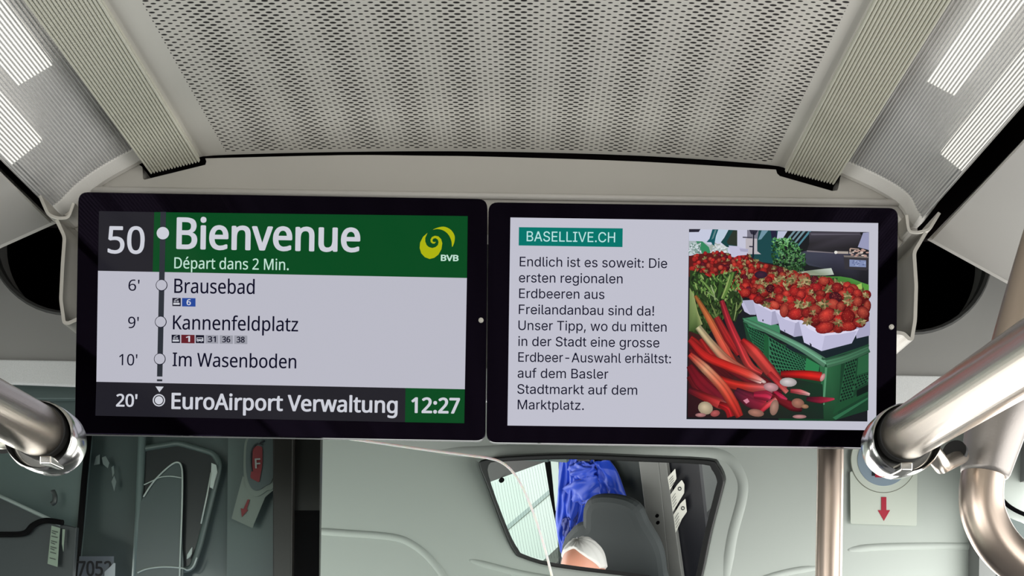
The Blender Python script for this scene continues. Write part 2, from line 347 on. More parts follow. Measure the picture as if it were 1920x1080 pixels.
GLYPHS = {
 'A': {
  ' ': (208, []),
  "'": (180, [[128,573,112,366,68,366,52,573]]),
  '.': (215, [[58,43,59,61,64,75,72,85,82,92,94,96,107,97,120,96,132,92,142,85,151,75,156,61,157,43,156,26,151,12,142,2,132,-6,120,-10,107,-11,94,-10,82,-6,72,2,64,12,59,26]]),
  '0': (459, [[419,287,409,163,401,128,390,97,376,70,359,47,339,27,316,12,290,1,261,-6,229,-8,188,-4,153,8,122,27,97,54,76,88,60,129,51,163,44,201,41,243,39,287,40,332,44,373,50,411,58,446,73,486,93,520,119,547,149,566,186,578,229,581,269,578,304,566,335,547,361,520,382,486,399,446,408,411,414,373,418,332],[110,287,111,249,113,215,116,184,121,156,131,125,143,98,159,78,178,64,202,55,229,52,256,55,279,64,298,78,314,98,326,124,336,156,341,184,345,215,347,249,348,287,347,325,345,359,341,390,336,417,326,449,314,475,298,495,279,510,256,518,229,521,202,518,178,510,159,495,143,475,131,449,121,417,116,390,113,359,111,325]]),
  '1': (459, [[285,0,216,0,216,400,216,439,217,470,219,499,196,477,169,455,108,405,71,452,226,573,285,573]]),
  '2': (459, [[417,0,38,0,38,59,188,210,261,287,306,353,315,376,320,399,322,424,318,453,309,477,294,496,273,510,249,518,221,520,194,519,169,514,147,506,83,466,45,513,94,548,153,572,221,581,255,579,285,572,313,562,336,548,356,531,372,510,384,485,391,458,394,428,392,399,386,371,375,344,361,318,344,292,324,267,247,185,128,67,128,64,417,64]]),
  '3': (459, [[395,439,394,414,389,392,381,372,370,355,356,339,340,326,321,316,300,307,277,302,277,298,319,290,353,276,379,255,398,229,409,198,413,163,410,131,403,101,390,74,371,50,348,30,318,14,292,4,263,-3,230,-7,193,-8,110,-1,36,23,36,89,114,61,194,51,241,55,278,65,305,81,324,104,335,132,339,164,337,187,331,206,320,223,306,236,288,247,265,255,240,261,211,264,179,265,123,265,123,326,180,326,209,327,236,332,259,339,278,350,294,362,307,377,316,394,321,413,323,434,320,460,311,481,295,498,274,511,249,519,219,521,164,515,117,498,75,473,39,521,61,537,87,550,115,563,147,573,181,579,218,581,260,578,296,571,327,558,352,540,376,511,390,477]]),
  '5': (459, [[221,351,258,349,292,342,322,331,349,316,371,297,389,274,402,247,410,217,413,183,410,145,402,111,387,81,368,54,343,32,314,15,280,2,242,-5,199,-8,116,0,51,23,51,90,121,62,200,52,227,54,252,58,274,65,293,76,310,89,323,106,333,126,339,149,341,176,337,210,325,239,306,262,279,279,243,289,197,292,146,288,99,280,64,302,86,573,373,573,373,508,146,508,132,342,169,348]]),
  '6': (459, [[44,245,51,342,75,433,87,461,103,486,121,510,143,530,168,548,196,562,228,572,265,578,306,581,344,579,377,573,377,513,344,520,308,523,273,521,242,515,216,504,193,491,173,474,158,454,145,431,134,407,127,380,115,291,119,291,150,326,194,350,255,358,287,356,316,349,342,338,365,322,384,303,400,279,412,251,419,220,421,184,419,147,411,112,399,82,382,55,361,33,336,15,307,2,275,-5,239,-8,212,-6,187,-1,163,7,140,19,119,35,101,54,84,76,70,103,59,133,51,166,46,204],[238,51,270,55,297,66,320,84,337,109,348,143,351,184,348,218,339,247,324,271,302,289,274,300,241,303,217,301,195,296,175,287,157,276,143,263,131,248,122,232,117,215,115,198,123,146,146,99,185,64,201,57,219,53]]),
  '7': (459, [[109,0,344,508,35,508,35,573,419,573,419,518,187,0]]),
  '8': (459, [[229,581,261,579,291,574,318,565,341,553,362,538,378,519,390,497,398,472,400,443,399,421,394,401,385,383,346,338,291,303,355,265,373,250,389,234,401,216,411,196,417,173,419,148,416,118,408,90,395,65,378,44,356,26,330,11,300,1,267,-6,231,-8,192,-6,157,0,126,10,100,24,78,42,61,63,49,87,42,115,39,146,41,171,47,194,56,214,68,232,82,249,99,264,158,299,107,336,71,383,64,401,59,422,58,444,60,472,68,497,80,518,97,537,117,552,141,565,168,573,197,579],[108,145,112,119,121,96,138,76,161,60,192,51,229,48,265,51,295,60,319,76,336,96,346,120,350,148,348,166,343,182,335,197,293,235,229,265,217,270,157,237,121,197,114,182,110,164],[228,524,200,521,176,514,155,502,139,486,130,466,127,441,128,422,133,406,141,391,179,357,232,330,282,357,317,392,325,406,329,423,330,441,327,466,318,486,302,502,282,514,257,521]]),
  '9': (459, [[417,328,410,231,387,139,374,112,358,86,340,63,318,42,293,25,265,11,232,0,195,-6,154,-8,117,-6,82,0,82,60,115,53,152,50,188,52,218,58,245,68,268,82,287,99,303,118,316,141,327,165,334,192,346,281,341,281,310,247,266,223,204,214,173,216,144,223,118,235,95,250,76,270,61,294,49,321,42,352,40,387,43,426,50,460,63,491,80,517,101,540,127,557,156,570,188,578,223,581,250,579,275,574,299,565,322,553,342,537,361,518,377,495,391,469,402,439,410,406,415,369],[223,521,192,518,165,507,142,488,124,463,113,429,110,388,113,354,122,325,137,301,158,284,186,273,220,269,244,271,266,276,286,285,304,296,318,310,330,325,339,341,344,358,346,374,338,426,315,474,277,508,260,516,242,520]]),
  ':': (215, [[58,43,59,61,64,75,72,85,82,92,94,96,107,97,120,96,132,92,142,85,151,75,156,61,157,43,156,26,151,12,142,2,132,-6,120,-10,107,-11,94,-10,82,-6,72,2,64,12,59,26],[58,387,59,405,64,419,72,429,82,436,94,440,107,441,120,440,132,436,142,429,151,419,156,405,157,387,156,369,151,355,142,345,132,338,120,333,107,332,94,333,82,338,72,345,64,355,59,369]]),
  'A': (512, [[437,0,368,177,141,177,73,0,0,0,224,575,289,575,512,0],[282,415,274,438,263,473,255,500,247,468,238,438,230,415,165,241,346,241]]),
  'B': (521, [[241,573,292,571,336,565,373,555,404,541,428,522,445,497,455,467,459,431,457,409,453,389,446,371,437,354,424,340,409,328,392,317,372,309,350,304,350,300,415,279,433,267,448,253,461,236,470,215,476,191,478,163,475,130,467,100,454,74,436,52,413,33,385,19,354,8,318,2,279,0,78,0,78,573],[256,329,300,331,334,339,357,352,372,371,381,394,384,423,380,451,369,474,351,490,324,502,289,509,245,511,150,511,150,329],[150,269,150,61,265,61,311,64,346,74,371,91,388,112,398,138,401,168,399,188,395,205,388,221,377,235,362,247,344,256,321,263,293,267,260,269]]),
  'D': (585, [[536,292,534,246,528,203,516,165,501,131,481,100,457,74,430,51,399,33,364,18,325,8,283,2,237,0,78,0,78,573,254,573,296,571,335,565,371,555,404,540,434,523,460,501,483,475,502,446,517,413,528,377,534,336],[460,289,459,326,454,359,446,388,435,415,416,444,391,469,361,487,327,500,287,508,244,511,150,511,150,62,228,62,282,65,329,76,369,94,402,119,428,151,446,190,457,236]]),
  'E': (446, [[398,0,78,0,78,573,398,573,398,509,150,509,150,330,383,330,383,268,150,268,150,63,398,63]]),
  'F': (416, [[150,0,78,0,78,573,398,573,398,509,150,509,150,306,383,306,383,243,150,243]]),
  'I': (272, [[239,0,32,0,32,42,99,57,99,515,32,531,32,573,239,573,239,531,172,515,172,57,239,42]]),
  'K': (496, [[496,0,411,0,209,273,150,222,150,0,78,0,78,573,150,573,150,290,199,345,249,399,403,573,488,573,261,323]]),
  'M': (727, [[330,0,142,502,139,502,142,461,144,407,144,347,144,0,78,0,78,573,184,573,361,103,364,103,544,573,650,573,650,0,578,0,578,352,579,408,581,460,584,501,581,501,390,0]]),
  'V': (481, [[481,573,277,0,204,0,0,573,75,573,204,205,220,160,231,119,241,80,250,119,262,161,277,207,405,573]]),
  'W': (746, [[735,573,583,0,510,0,399,375,389,410,380,443,373,471,370,488,367,471,361,443,352,409,342,373,234,0,161,0,10,573,85,573,174,223,183,186,190,151,196,118,201,87,206,119,213,154,222,191,232,227,333,573,407,573,512,225,523,187,532,151,538,117,544,87,550,129,560,175,572,224,660,573]]),
  'a': (450, [[231,437,268,435,299,428,326,418,347,403,368,375,381,338,385,293,385,0,334,0,320,61,317,61,279,22,234,-1,172,-8,148,-7,124,-2,103,6,84,16,68,30,55,48,45,68,39,92,37,119,43,159,59,192,87,219,116,234,152,245,194,253,243,257,316,259,316,285,313,317,306,342,293,359,275,371,253,378,227,380,163,370,106,347,84,400,151,426],[252,208,204,203,167,195,141,182,124,165,113,144,110,119,112,97,120,79,132,66,148,56,167,51,188,49,223,52,253,62,279,79,299,103,311,134,315,172,315,210]]),
  'b': (493, [[139,461,138,410,135,373,139,373,153,390,169,405,189,419,213,429,240,435,272,437,310,434,344,423,374,406,401,381,422,350,437,312,446,267,449,215,448,180,444,147,437,118,427,91,410,61,390,36,365,17,337,3,306,-5,272,-8,240,-6,213,0,189,10,169,24,153,38,139,55,133,55,119,0,68,0,68,609,139,609],[260,379,231,377,207,371,188,361,172,348,159,330,150,308,144,282,140,252,139,217,139,214,140,177,145,144,153,116,165,93,187,69,219,55,261,51,297,55,325,69,348,93,360,117,369,145,374,178,376,216,374,254,369,287,360,315,348,338,325,360,296,374]]),
  'd': (493, [[221,-8,182,-5,148,6,118,23,92,48,71,79,56,117,47,162,44,214,47,266,56,311,71,350,93,381,119,406,149,424,183,434,221,438,280,429,323,407,354,374,359,374,356,405,354,438,354,609,425,609,425,0,368,0,358,58,354,58,323,24,279,1],[232,51,273,55,305,67,328,88,343,117,352,154,355,200,355,213,354,251,349,284,340,313,329,336,306,360,274,375,231,379,196,374,168,359,146,334,133,309,124,281,119,249,117,213,119,176,124,144,133,116,146,93,168,69,197,55]]),
  'e': (452, [[234,438,269,435,301,427,329,414,354,396,374,373,390,346,402,315,409,281,411,244,411,201,117,201,122,157,134,119,154,90,181,69,215,56,254,52,327,60,392,82,392,20,327,-1,251,-8,212,-5,176,3,143,17,114,36,90,61,70,91,59,117,51,146,46,177,44,212,46,246,50,277,57,306,68,333,86,364,108,390,134,411,164,426,198,435],[233,380,202,377,175,366,154,348,137,323,125,293,119,257,338,257,336,281,333,302,326,322,318,338,306,353,292,364,276,373,256,378]]),
  'f': (276, [[266,375,158,375,158,0,87,0,87,375,12,375,12,408,87,432,87,457,89,492,95,522,104,547,116,568,132,585,152,597,174,606,199,612,227,613,274,609,310,599,292,544,262,552,228,556,206,553,189,545,175,532,166,513,160,489,158,458,158,430,266,430]]),
  'g': (493, [[221,438,248,436,273,431,297,422,319,409,338,393,355,373,359,373,369,430,425,430,425,-7,423,-46,416,-80,404,-109,388,-135,367,-155,341,-172,310,-183,274,-190,233,-192,147,-186,78,-165,78,-100,149,-125,237,-134,271,-130,300,-119,324,-101,341,-77,352,-48,355,-13,355,4,356,32,358,57,354,57,338,37,320,21,299,8,275,-1,250,-6,221,-8,182,-4,147,7,117,25,91,51,70,83,56,121,47,164,44,214,47,263,56,306,70,344,91,377,117,404,147,423,181,434],[230,379,207,376,187,370,169,359,153,344,140,326,130,303,123,277,119,247,117,213,119,176,124,143,134,115,146,92,169,68,197,54,232,50,288,58,303,65,315,74,326,85,349,131,356,197,356,214,355,251,350,282,343,309,332,331,319,348,302,362,281,371,257,377]]),
  'i': (207, [[139,430,139,0,68,0,68,430],[104,591,133,580,140,572,144,560,145,546,144,532,140,521,133,512,104,501,93,502,83,506,75,512,68,521,64,532,63,546,64,560,68,572,75,580,83,586,93,590]]),
  'l': (207, [[139,0,68,0,68,609,139,609]]),
  'm': (750, [[540,438,584,434,621,421,649,401,665,379,676,352,683,319,685,280,685,0,615,0,615,277,613,308,606,333,594,353,577,367,555,376,528,379,490,374,460,362,438,342,423,315,414,280,411,237,411,0,342,0,342,277,332,333,325,347,315,359,303,367,289,374,272,377,253,379,227,377,204,370,185,360,170,347,158,329,150,308,144,283,140,255,139,223,139,0,68,0,68,430,125,430,136,371,140,371,173,409,217,431,266,438,298,436,325,430,349,420,369,406,386,388,398,366,402,366,418,388,438,406,461,420,486,430,512,436]]),
  'n': (496, [[275,438,311,436,343,429,369,417,391,401,409,379,421,352,428,319,431,280,431,0,361,0,361,275,358,307,351,333,338,353,319,367,295,376,265,379,222,374,189,361,166,338,151,308,142,269,139,223,139,0,68,0,68,430,125,430,136,371,140,371,175,409,222,431]]),
  'o': (485, [[442,216,440,181,436,150,428,121,417,95,404,71,388,51,369,33,348,18,324,7,299,-1,271,-6,241,-8,214,-6,188,-1,163,7,140,18,119,33,100,51,84,71,70,95,59,121,51,150,46,181,44,216,46,250,50,282,58,310,68,336,87,367,110,392,137,412,169,426,204,435,244,438,281,435,316,426,347,412,374,392,398,367,417,336,428,310,436,282,440,250],[117,216,119,184,123,154,130,128,141,105,155,86,172,71,192,59,216,53,243,51,270,53,294,59,314,71,331,86,345,105,356,128,363,154,367,184,369,216,367,248,363,277,355,303,345,325,331,344,314,359,294,370,270,376,242,379,202,374,171,359,147,335,134,311,124,284,119,252]]),
  'p': (493, [[273,438,310,434,344,424,374,407,401,383,422,351,437,313,446,268,449,216,448,181,444,148,437,119,427,93,410,62,390,37,365,17,337,3,306,-5,272,-8,213,1,170,24,139,55,134,55,137,20,139,-16,139,-192,68,-192,68,430,126,430,136,371,139,371,170,405,213,429],[260,379,233,377,210,371,190,362,174,349,161,333,152,313,145,289,141,261,139,229,139,216,140,182,144,152,150,126,159,103,172,85,188,70,208,59,233,53,261,51,286,53,308,60,326,72,341,88,354,108,364,131,371,157,375,186,376,217,374,252,369,283,360,310,348,334,325,359,296,374]]),
  'r': (331, [[269,438,295,437,319,433,310,368,287,372,264,374,217,363,176,334,149,289,139,229,139,0,68,0,68,430,126,430,134,351,137,351,170,395,214,426,231,433,249,437]]),
  's': (384, [[348,119,346,92,339,69,327,49,311,32,292,18,268,6,241,-2,210,-6,176,-8,99,-1,42,19,42,83,104,60,178,49,211,51,236,57,256,66,269,79,277,94,280,112,271,141,239,167,174,196,103,228,84,239,69,252,57,266,48,283,43,302,41,324,46,358,61,386,85,408,109,421,137,430,168,436,202,438,275,430,339,409,315,353,258,372,197,380,171,379,149,374,131,366,118,356,111,343,108,328,119,298,154,274,219,246,289,215,306,203,321,191,333,176,341,159,346,140]]),
  't': (289, [[212,50,245,53,272,59,272,5,240,-4,200,-8,178,-7,157,-3,138,4,120,13,104,27,91,44,82,66,76,93,74,125,74,375,13,375,13,409,75,437,103,528,144,528,144,430,269,430,269,375,144,375,144,127,146,103,153,83,163,69,177,58,193,52]]),
  'u': (496, [[427,430,427,0,370,0,359,57,356,57,321,20,273,-1,220,-8,187,-6,159,-1,134,8,112,21,95,38,81,59,71,85,65,114,63,148,63,430,135,430,135,153,137,122,145,96,158,76,176,62,200,53,230,51,260,53,285,59,306,69,323,82,336,100,345,121,352,146,356,175,357,206,357,430]]),
  'v': (407, [[163,0,0,430,75,430,167,176,180,137,193,96,201,63,204,63,214,96,227,138,241,176,332,430,407,430,244,0]]),
  'w': (630, [[346,243,336,276,328,308,321,335,316,357,313,357,308,335,302,307,294,275,284,242,207,1,127,1,9,431,82,431,141,201,153,154,163,109,169,73,172,73,178,97,185,128,193,160,201,188,277,431,354,431,428,188,440,149,451,109,457,74,460,74,466,108,477,153,489,201,549,431,621,431,502,1,419,1]]),
  'z': (377, [[346,0,31,0,31,47,262,375,45,375,45,430,340,430,340,377,112,55,346,55]]),
  'é': (452, [[234,438,269,435,301,427,329,414,354,396,374,373,390,346,402,315,409,281,411,244,411,201,117,201,122,157,134,119,154,90,181,69,215,56,254,52,327,60,392,82,392,20,327,-1,251,-8,212,-5,176,3,143,17,114,36,90,61,70,91,59,117,51,146,46,177,44,212,46,246,50,277,57,306,68,333,86,364,108,390,134,411,164,426,198,435],[233,380,202,377,175,366,154,348,137,323,125,293,119,257,338,257,336,281,333,302,326,322,318,338,306,353,292,364,276,373,256,378],[347,606,326,579,296,546,263,513,233,486,186,486,186,496,212,532,240,575,262,614,347,614]]),
 },
 'R': {
  ' ': (188, []),
  '!': (196, [[67,160,63,509,132,509,128,160],[98,-4,86,-3,75,1,66,9,58,18,54,29,52,41,54,53,58,64,66,73,75,80,86,85,98,86,110,85,121,80,130,73,138,64,142,53,143,41,142,29,138,18,130,9,121,1,110,-3]]),
  ',': (188, [[38,-119,68,71,137,71,84,-119]]),
  '-': (453, [[337,244,337,188,114,188,114,244]]),
  '.': (188, [[95,-4,83,-3,73,1,63,9,55,18,51,29,50,41,51,53,55,64,63,73,73,81,83,85,95,87,107,85,118,81,128,73,135,64,140,53,141,41,140,29,135,18,128,9,118,1,107,-3]]),
  ':': (188, [[95,-4,83,-3,73,1,63,9,55,18,51,29,50,41,51,53,55,64,63,73,73,81,83,85,95,87,107,85,118,81,128,73,135,64,140,53,141,41,140,29,135,18,128,9,118,1,107,-3],[95,271,83,272,73,277,63,284,55,294,51,304,50,316,51,328,55,339,63,349,73,356,83,360,95,362,107,360,118,356,128,349,135,339,140,328,141,316,140,304,135,294,128,284,118,277,107,272]]),
  'A': (480, [[16,0,201,509,276,509,463,0,395,0,287,302,264,372,232,478,245,478,213,371,191,302,85,0],[110,142,110,199,370,199,370,142]]),
  'B': (457, [[60,0,60,509,241,509,274,507,304,501,329,491,350,477,367,461,381,442,390,421,396,398,398,374,397,353,393,336,387,320,356,286,315,267,315,262,331,260,347,254,363,245,378,234,391,220,402,203,411,184,416,161,418,136,416,111,410,88,400,67,386,48,368,31,344,18,317,8,284,2,247,0],[125,57,245,57,281,60,309,67,330,80,344,96,353,115,355,137,354,153,350,169,342,184,333,197,320,209,306,218,289,225,269,229,248,231,125,231],[125,285,238,285,288,296,302,304,314,314,323,326,330,340,335,355,336,372,333,393,326,412,313,429,294,442,270,449,240,452,125,452]]),
  'C': (510, [[267,-7,235,-5,205,1,177,11,150,25,126,42,104,63,86,88,70,115,57,146,48,179,42,215,40,254,42,293,48,329,57,362,70,393,86,421,104,445,126,466,150,484,177,498,205,508,235,514,267,516,340,504,362,496,383,485,402,471,419,456,435,438,448,418,459,397,467,373,473,348,408,348,389,395,357,428,315,449,267,456,237,453,209,445,184,432,161,414,141,391,125,364,113,332,106,295,103,254,106,213,113,177,125,145,141,117,161,94,184,76,210,63,237,56,267,53,315,60,357,81,389,114,408,160,473,160,467,135,459,112,448,91,435,71,420,53,402,38,383,24,363,13,341,5,317,-2,293,-6]]),
  'D': (503, [[219,0,96,0,96,57,215,57,254,60,288,68,318,81,343,99,363,122,379,149,390,181,397,216,399,255,397,294,390,329,379,361,364,388,344,410,320,428,291,441,258,449,221,452,93,452,93,509,225,509,261,507,294,501,325,492,353,478,385,455,412,426,433,391,446,361,455,329,460,293,462,255,460,217,455,181,446,149,433,119,417,92,398,68,376,48,351,31,322,17,291,8,256,2],[125,509,125,0,60,0,60,509]]),
  'E': (419, [[60,0,60,509,372,509,372,452,125,452,125,286,355,286,355,229,125,229,125,57,375,57,375,0]]),
  'F': (410, [[60,0,60,509,369,509,369,452,125,452,125,278,346,278,346,221,125,221,125,0]]),
  'H': (517, [[60,0,60,509,125,509,125,289,392,289,392,509,457,509,457,0,392,0,392,232,125,232,125,0]]),
  'I': (301, [[31,0,31,57,118,57,118,452,31,452,31,509,269,509,269,452,183,452,183,57,269,57,269,0]]),
  'L': (393, [[60,0,60,509,125,509,125,57,361,57,361,0]]),
  'M': (629, [[60,0,60,509,152,509,277,187,287,159,299,123,311,84,322,49,307,49,318,83,330,121,342,158,352,187,476,509,568,509,568,0,504,0,504,291,504,327,505,369,506,413,507,457,513,457,498,409,482,363,467,322,456,291,342,0,286,0,170,291,159,321,145,361,129,408,112,457,119,457,120,416,121,372,122,328,122,291,122,0]]),
  'S': (447, [[224,-9,188,-7,156,-1,128,9,102,23,81,40,64,60,51,83,42,109,38,137,104,137,108,118,114,102,123,88,136,76,150,66,166,59,224,49,246,50,267,54,286,60,303,69,317,79,329,92,338,106,344,122,346,139,344,154,340,168,332,179,296,205,245,222,184,239,145,253,112,269,86,289,67,313,56,341,52,372,54,400,62,425,75,448,92,468,113,484,138,498,165,508,195,514,227,516,259,514,289,508,316,498,340,484,360,468,377,449,390,427,398,403,401,378,337,378,332,402,320,421,302,437,280,449,254,456,225,459,204,457,185,454,167,448,152,440,139,430,129,418,121,405,117,391,115,376,117,359,122,345,131,334,169,308,212,293,264,279,312,264,359,238,395,198,402,180,407,161,408,139,406,112,399,87,386,64,370,43,349,25,323,11,294,0,261,-7]]),
  'T': (449, [[32,452,32,509,417,509,417,452,257,452,257,0,193,0,193,452]]),
  'U': (518, [[259,-8,220,-6,186,2,154,15,126,33,103,55,85,80,71,108,63,140,60,173,60,509,124,509,124,178,126,155,132,133,141,113,153,95,169,80,187,68,208,59,232,53,259,52,285,53,309,59,331,68,349,80,364,95,377,113,385,133,391,155,393,178,393,509,457,509,457,173,454,140,446,108,433,80,414,55,391,33,363,15,332,2,297,-6]]),
  'V': (480, [[204,0,16,509,84,509,192,206,215,137,248,31,235,31,267,138,290,206,395,509,463,509,278,0]]),
  'a': (390, [[160,-9,137,-7,115,-3,94,5,76,15,60,29,48,45,38,63,32,84,30,108,32,128,36,146,43,161,53,174,64,184,78,193,125,211,178,220,234,227,265,235,271,240,274,246,276,255,276,257,267,297,240,322,196,331,149,322,118,301,100,274,41,291,51,313,64,331,79,346,95,358,114,368,133,375,194,384,239,379,286,360,300,350,312,336,322,320,330,301,335,278,337,251,337,0,277,0,277,52,272,52,252,25,215,1],[170,45,192,47,211,51,228,59,242,68,254,80,263,93,270,108,274,122,276,138,276,190,259,182,231,176,200,171,175,168,134,159,103,139,97,130,93,118,92,105,102,72,130,52]]),
  'b': (425, [[229,-8,208,-7,189,-3,172,4,138,31,118,59,112,59,112,0,53,0,53,509,114,509,114,319,118,319,137,346,171,373,188,379,207,383,229,384,259,382,287,374,313,361,335,342,354,320,370,293,381,261,388,227,390,189,388,151,381,116,370,84,355,57,336,34,313,16,288,3,260,-6],[220,47,242,49,262,55,279,66,294,80,306,97,316,117,323,139,327,163,328,189,327,215,323,239,316,261,307,281,295,298,280,311,262,322,243,328,220,330,198,328,178,322,161,312,147,299,134,282,125,263,118,241,114,216,113,189,114,162,118,138,125,115,135,95,147,78,162,65,179,55,198,49]]),
  'c': (396, [[207,-8,174,-5,144,3,117,16,93,35,72,58,56,85,44,116,37,150,34,187,37,225,44,260,56,291,72,318,93,341,117,360,144,374,174,382,207,384,260,377,305,356,340,322,362,277,303,262,290,289,270,311,242,325,207,330,184,328,163,321,145,310,130,296,118,278,108,258,102,236,98,212,96,187,98,163,102,139,108,117,118,97,130,80,145,66,163,55,184,49,207,46,243,52,271,66,292,89,304,117,363,102,341,56,306,21,261,-1]]),
  'd': (425, [[195,-8,165,-6,137,3,111,16,89,34,70,57,55,84,43,116,36,151,34,189,36,227,43,261,55,293,70,320,89,342,112,361,137,374,165,382,196,384,218,383,237,379,253,373,287,346,306,319,311,319,311,509,372,509,372,0,313,0,313,59,307,59,287,31,252,4,236,-3,217,-7],[205,47,226,49,246,55,263,65,278,78,290,95,299,115,306,138,310,162,312,189,310,216,306,241,300,263,290,282,278,299,263,312,246,322,227,328,205,330,182,328,162,322,145,311,130,298,118,281,108,261,102,239,98,215,96,189,98,163,102,139,109,117,118,97,130,80,145,66,162,55,182,49]]),
  'e': (404, [[212,-8,177,-5,145,3,117,16,92,35,72,58,56,85,44,116,37,150,34,187,36,224,44,258,55,290,71,317,91,340,115,359,142,373,172,382,205,384,266,374,285,366,303,355,319,341,334,324,347,305,357,282,365,256,370,227,371,194,371,169,75,169,75,221,338,221,310,202,308,226,304,248,298,269,288,286,277,301,263,314,246,323,227,328,205,330,183,328,164,323,146,313,131,301,119,286,109,270,102,251,97,231,96,211,96,178,98,151,102,127,110,106,121,88,135,73,151,61,169,53,190,48,212,46,254,53,285,73,306,105,365,91,358,72,348,55,335,39,320,26,302,14,283,4,261,-3,237,-7]]),
  'f': (254, [[228,379,228,327,6,327,6,379],[81,0,81,432,82,452,87,470,96,486,107,499,120,510,135,519,187,530,222,527,243,521,227,468,215,472,195,474,178,472,164,468,154,460,147,449,143,435,142,419,142,0]]),
  'g': (425, [[207,-151,180,-149,156,-146,134,-140,82,-110,51,-69,101,-41,122,-66,154,-88,207,-97,236,-95,261,-87,282,-75,298,-58,308,-34,311,-6,311,68,306,68,287,41,252,16,236,10,217,6,195,5,165,7,138,14,113,27,90,43,71,65,55,90,43,120,36,154,34,191,36,229,43,263,55,293,71,320,90,342,112,361,138,374,166,382,196,384,218,383,237,379,253,373,288,346,308,319,313,319,313,379,372,379,372,-9,370,-40,363,-67,350,-90,334,-109,314,-124,291,-136,265,-144,237,-149],[205,59,227,61,246,66,264,75,278,87,290,103,300,121,307,142,311,166,312,193,311,219,307,242,300,264,291,283,279,299,264,312,247,322,227,328,205,330,182,328,163,322,145,312,130,298,118,282,109,262,102,241,98,218,96,193,98,167,102,144,109,123,118,104,131,88,145,76,163,66,183,61]]),
  'h': (410, [[114,227,114,0,53,0,53,509,114,509,114,287,102,287,116,319,132,344,152,362,175,374,200,382,227,384,252,383,275,377,295,369,313,356,328,340,341,321,350,298,355,271,357,240,357,0,296,0,296,235,293,263,286,286,273,304,256,318,235,326,210,329,192,328,176,324,161,317,147,308,136,297,126,283,119,266,115,248]]),
  'i': (167, [[53,0,53,379,114,379,114,0],[84,443,73,444,63,448,54,455,47,463,43,472,41,483,43,494,47,504,54,512,63,518,73,522,84,524,95,522,105,518,114,512,121,504,125,494,126,483,125,472,121,463,114,455,105,448,95,444]]),
  'k': (381, [[110,137,110,212,121,212,284,379,360,379,184,199,177,199],[53,0,53,509,114,509,114,0],[294,0,148,186,191,229,372,0]]),
  'l': (190, [[139,-2,112,0,91,8,74,20,62,37,55,59,53,84,53,509,114,509,114,99,120,62,126,57,135,53,146,52,160,53,170,54,181,3,162,-1]]),
  'm': (610, [[53,0,53,379,112,379,112,295,108,295,114,314,122,331,132,346,172,376,219,386,245,383,268,375,287,361,303,342,314,320,321,295,312,295,318,312,326,329,337,343,381,375,437,386,458,385,478,380,497,372,514,361,529,346,541,328,550,307,555,283,557,255,557,0,496,0,496,254,493,279,485,298,473,313,456,323,438,329,419,330,402,329,387,326,374,320,345,290,335,247,335,0,274,0,274,260,272,280,265,297,253,311,238,322,220,328,199,330,158,320,145,312,135,302,126,289,119,274,115,257,114,238,114,0]]),
  'n': (410, [[114,227,114,0,53,0,53,379,112,379,112,287,102,287,116,319,132,344,152,362,175,374,200,382,227,384,252,383,275,377,295,369,313,356,328,340,341,321,350,298,355,271,357,240,357,0,296,0,296,235,293,263,286,286,273,304,256,318,235,326,210,329,192,328,176,324,161,317,147,308,136,297,126,283,119,266,115,248]]),
  'o': (416, [[207,-8,174,-5,144,3,117,16,93,35,72,58,56,85,44,116,37,150,34,187,37,225,44,260,56,291,72,318,93,341,117,360,144,374,174,382,207,384,241,382,271,374,299,360,323,341,343,318,359,291,371,260,379,225,381,187,379,150,371,116,359,85,343,58,323,35,299,16,271,3,241,-5],[207,46,231,49,252,55,270,66,285,80,298,97,307,117,314,139,318,163,319,187,318,212,314,236,307,258,298,278,285,296,270,310,252,321,231,328,207,330,184,328,163,321,145,310,130,296,118,278,108,258,102,236,98,212,96,187,98,163,102,139,108,117,118,97,130,80,145,66,163,55,184,49]]),
  'p': (425, [[53,-143,53,379,112,379,112,319,118,319,137,346,171,373,188,379,207,383,229,384,259,382,287,374,313,361,335,342,354,320,370,293,381,261,388,227,390,189,388,151,381,116,370,84,355,57,336,34,313,16,288,3,260,-6,229,-8,208,-7,189,-3,173,4,138,31,118,59,114,59,114,-143],[220,47,242,49,262,55,279,66,294,80,306,97,316,117,323,139,327,163,328,189,327,215,323,239,316,261,307,281,295,298,280,311,262,322,243,328,220,330,198,328,178,322,161,312,147,299,134,282,125,263,118,241,114,216,113,189,114,162,118,138,125,115,135,95,147,78,162,65,179,55,198,49]]),
  'r': (260, [[53,0,53,379,112,379,112,321,115,321,124,339,137,354,152,367,171,377,191,383,213,385,229,384,243,384,243,322,230,324,207,326,190,324,174,321,159,315,146,306,135,296,126,284,119,269,115,254,114,237,114,0]]),
  's': (365, [[182,-8,157,-7,133,-3,112,3,93,12,76,24,62,38,50,54,41,73,36,94,94,107,101,87,111,72,124,60,141,52,160,47,181,45,206,47,227,53,244,62,258,74,265,88,268,103,266,115,262,126,254,136,243,144,229,150,212,155,149,170,118,180,92,192,72,208,58,227,50,249,47,274,49,295,55,314,65,332,79,347,95,360,115,370,137,378,161,383,187,384,212,383,234,379,254,372,271,363,286,352,299,339,324,290,268,277,262,291,254,304,243,316,228,325,210,331,187,333,166,331,147,326,131,317,119,305,111,292,109,277,110,264,115,253,124,243,172,223,229,209,261,200,287,187,306,171,320,153,328,131,331,107,329,85,323,65,312,47,298,31,281,18,260,6,236,-2,210,-7]]),
  't': (228, [[204,379,204,327,6,327,6,379],[65,471,126,471,126,98,127,83,130,70,136,61,144,55,156,51,170,50,185,51,202,54,213,2,192,-3,168,-4,138,-1,113,7,92,21,77,41,68,64,65,93]]),
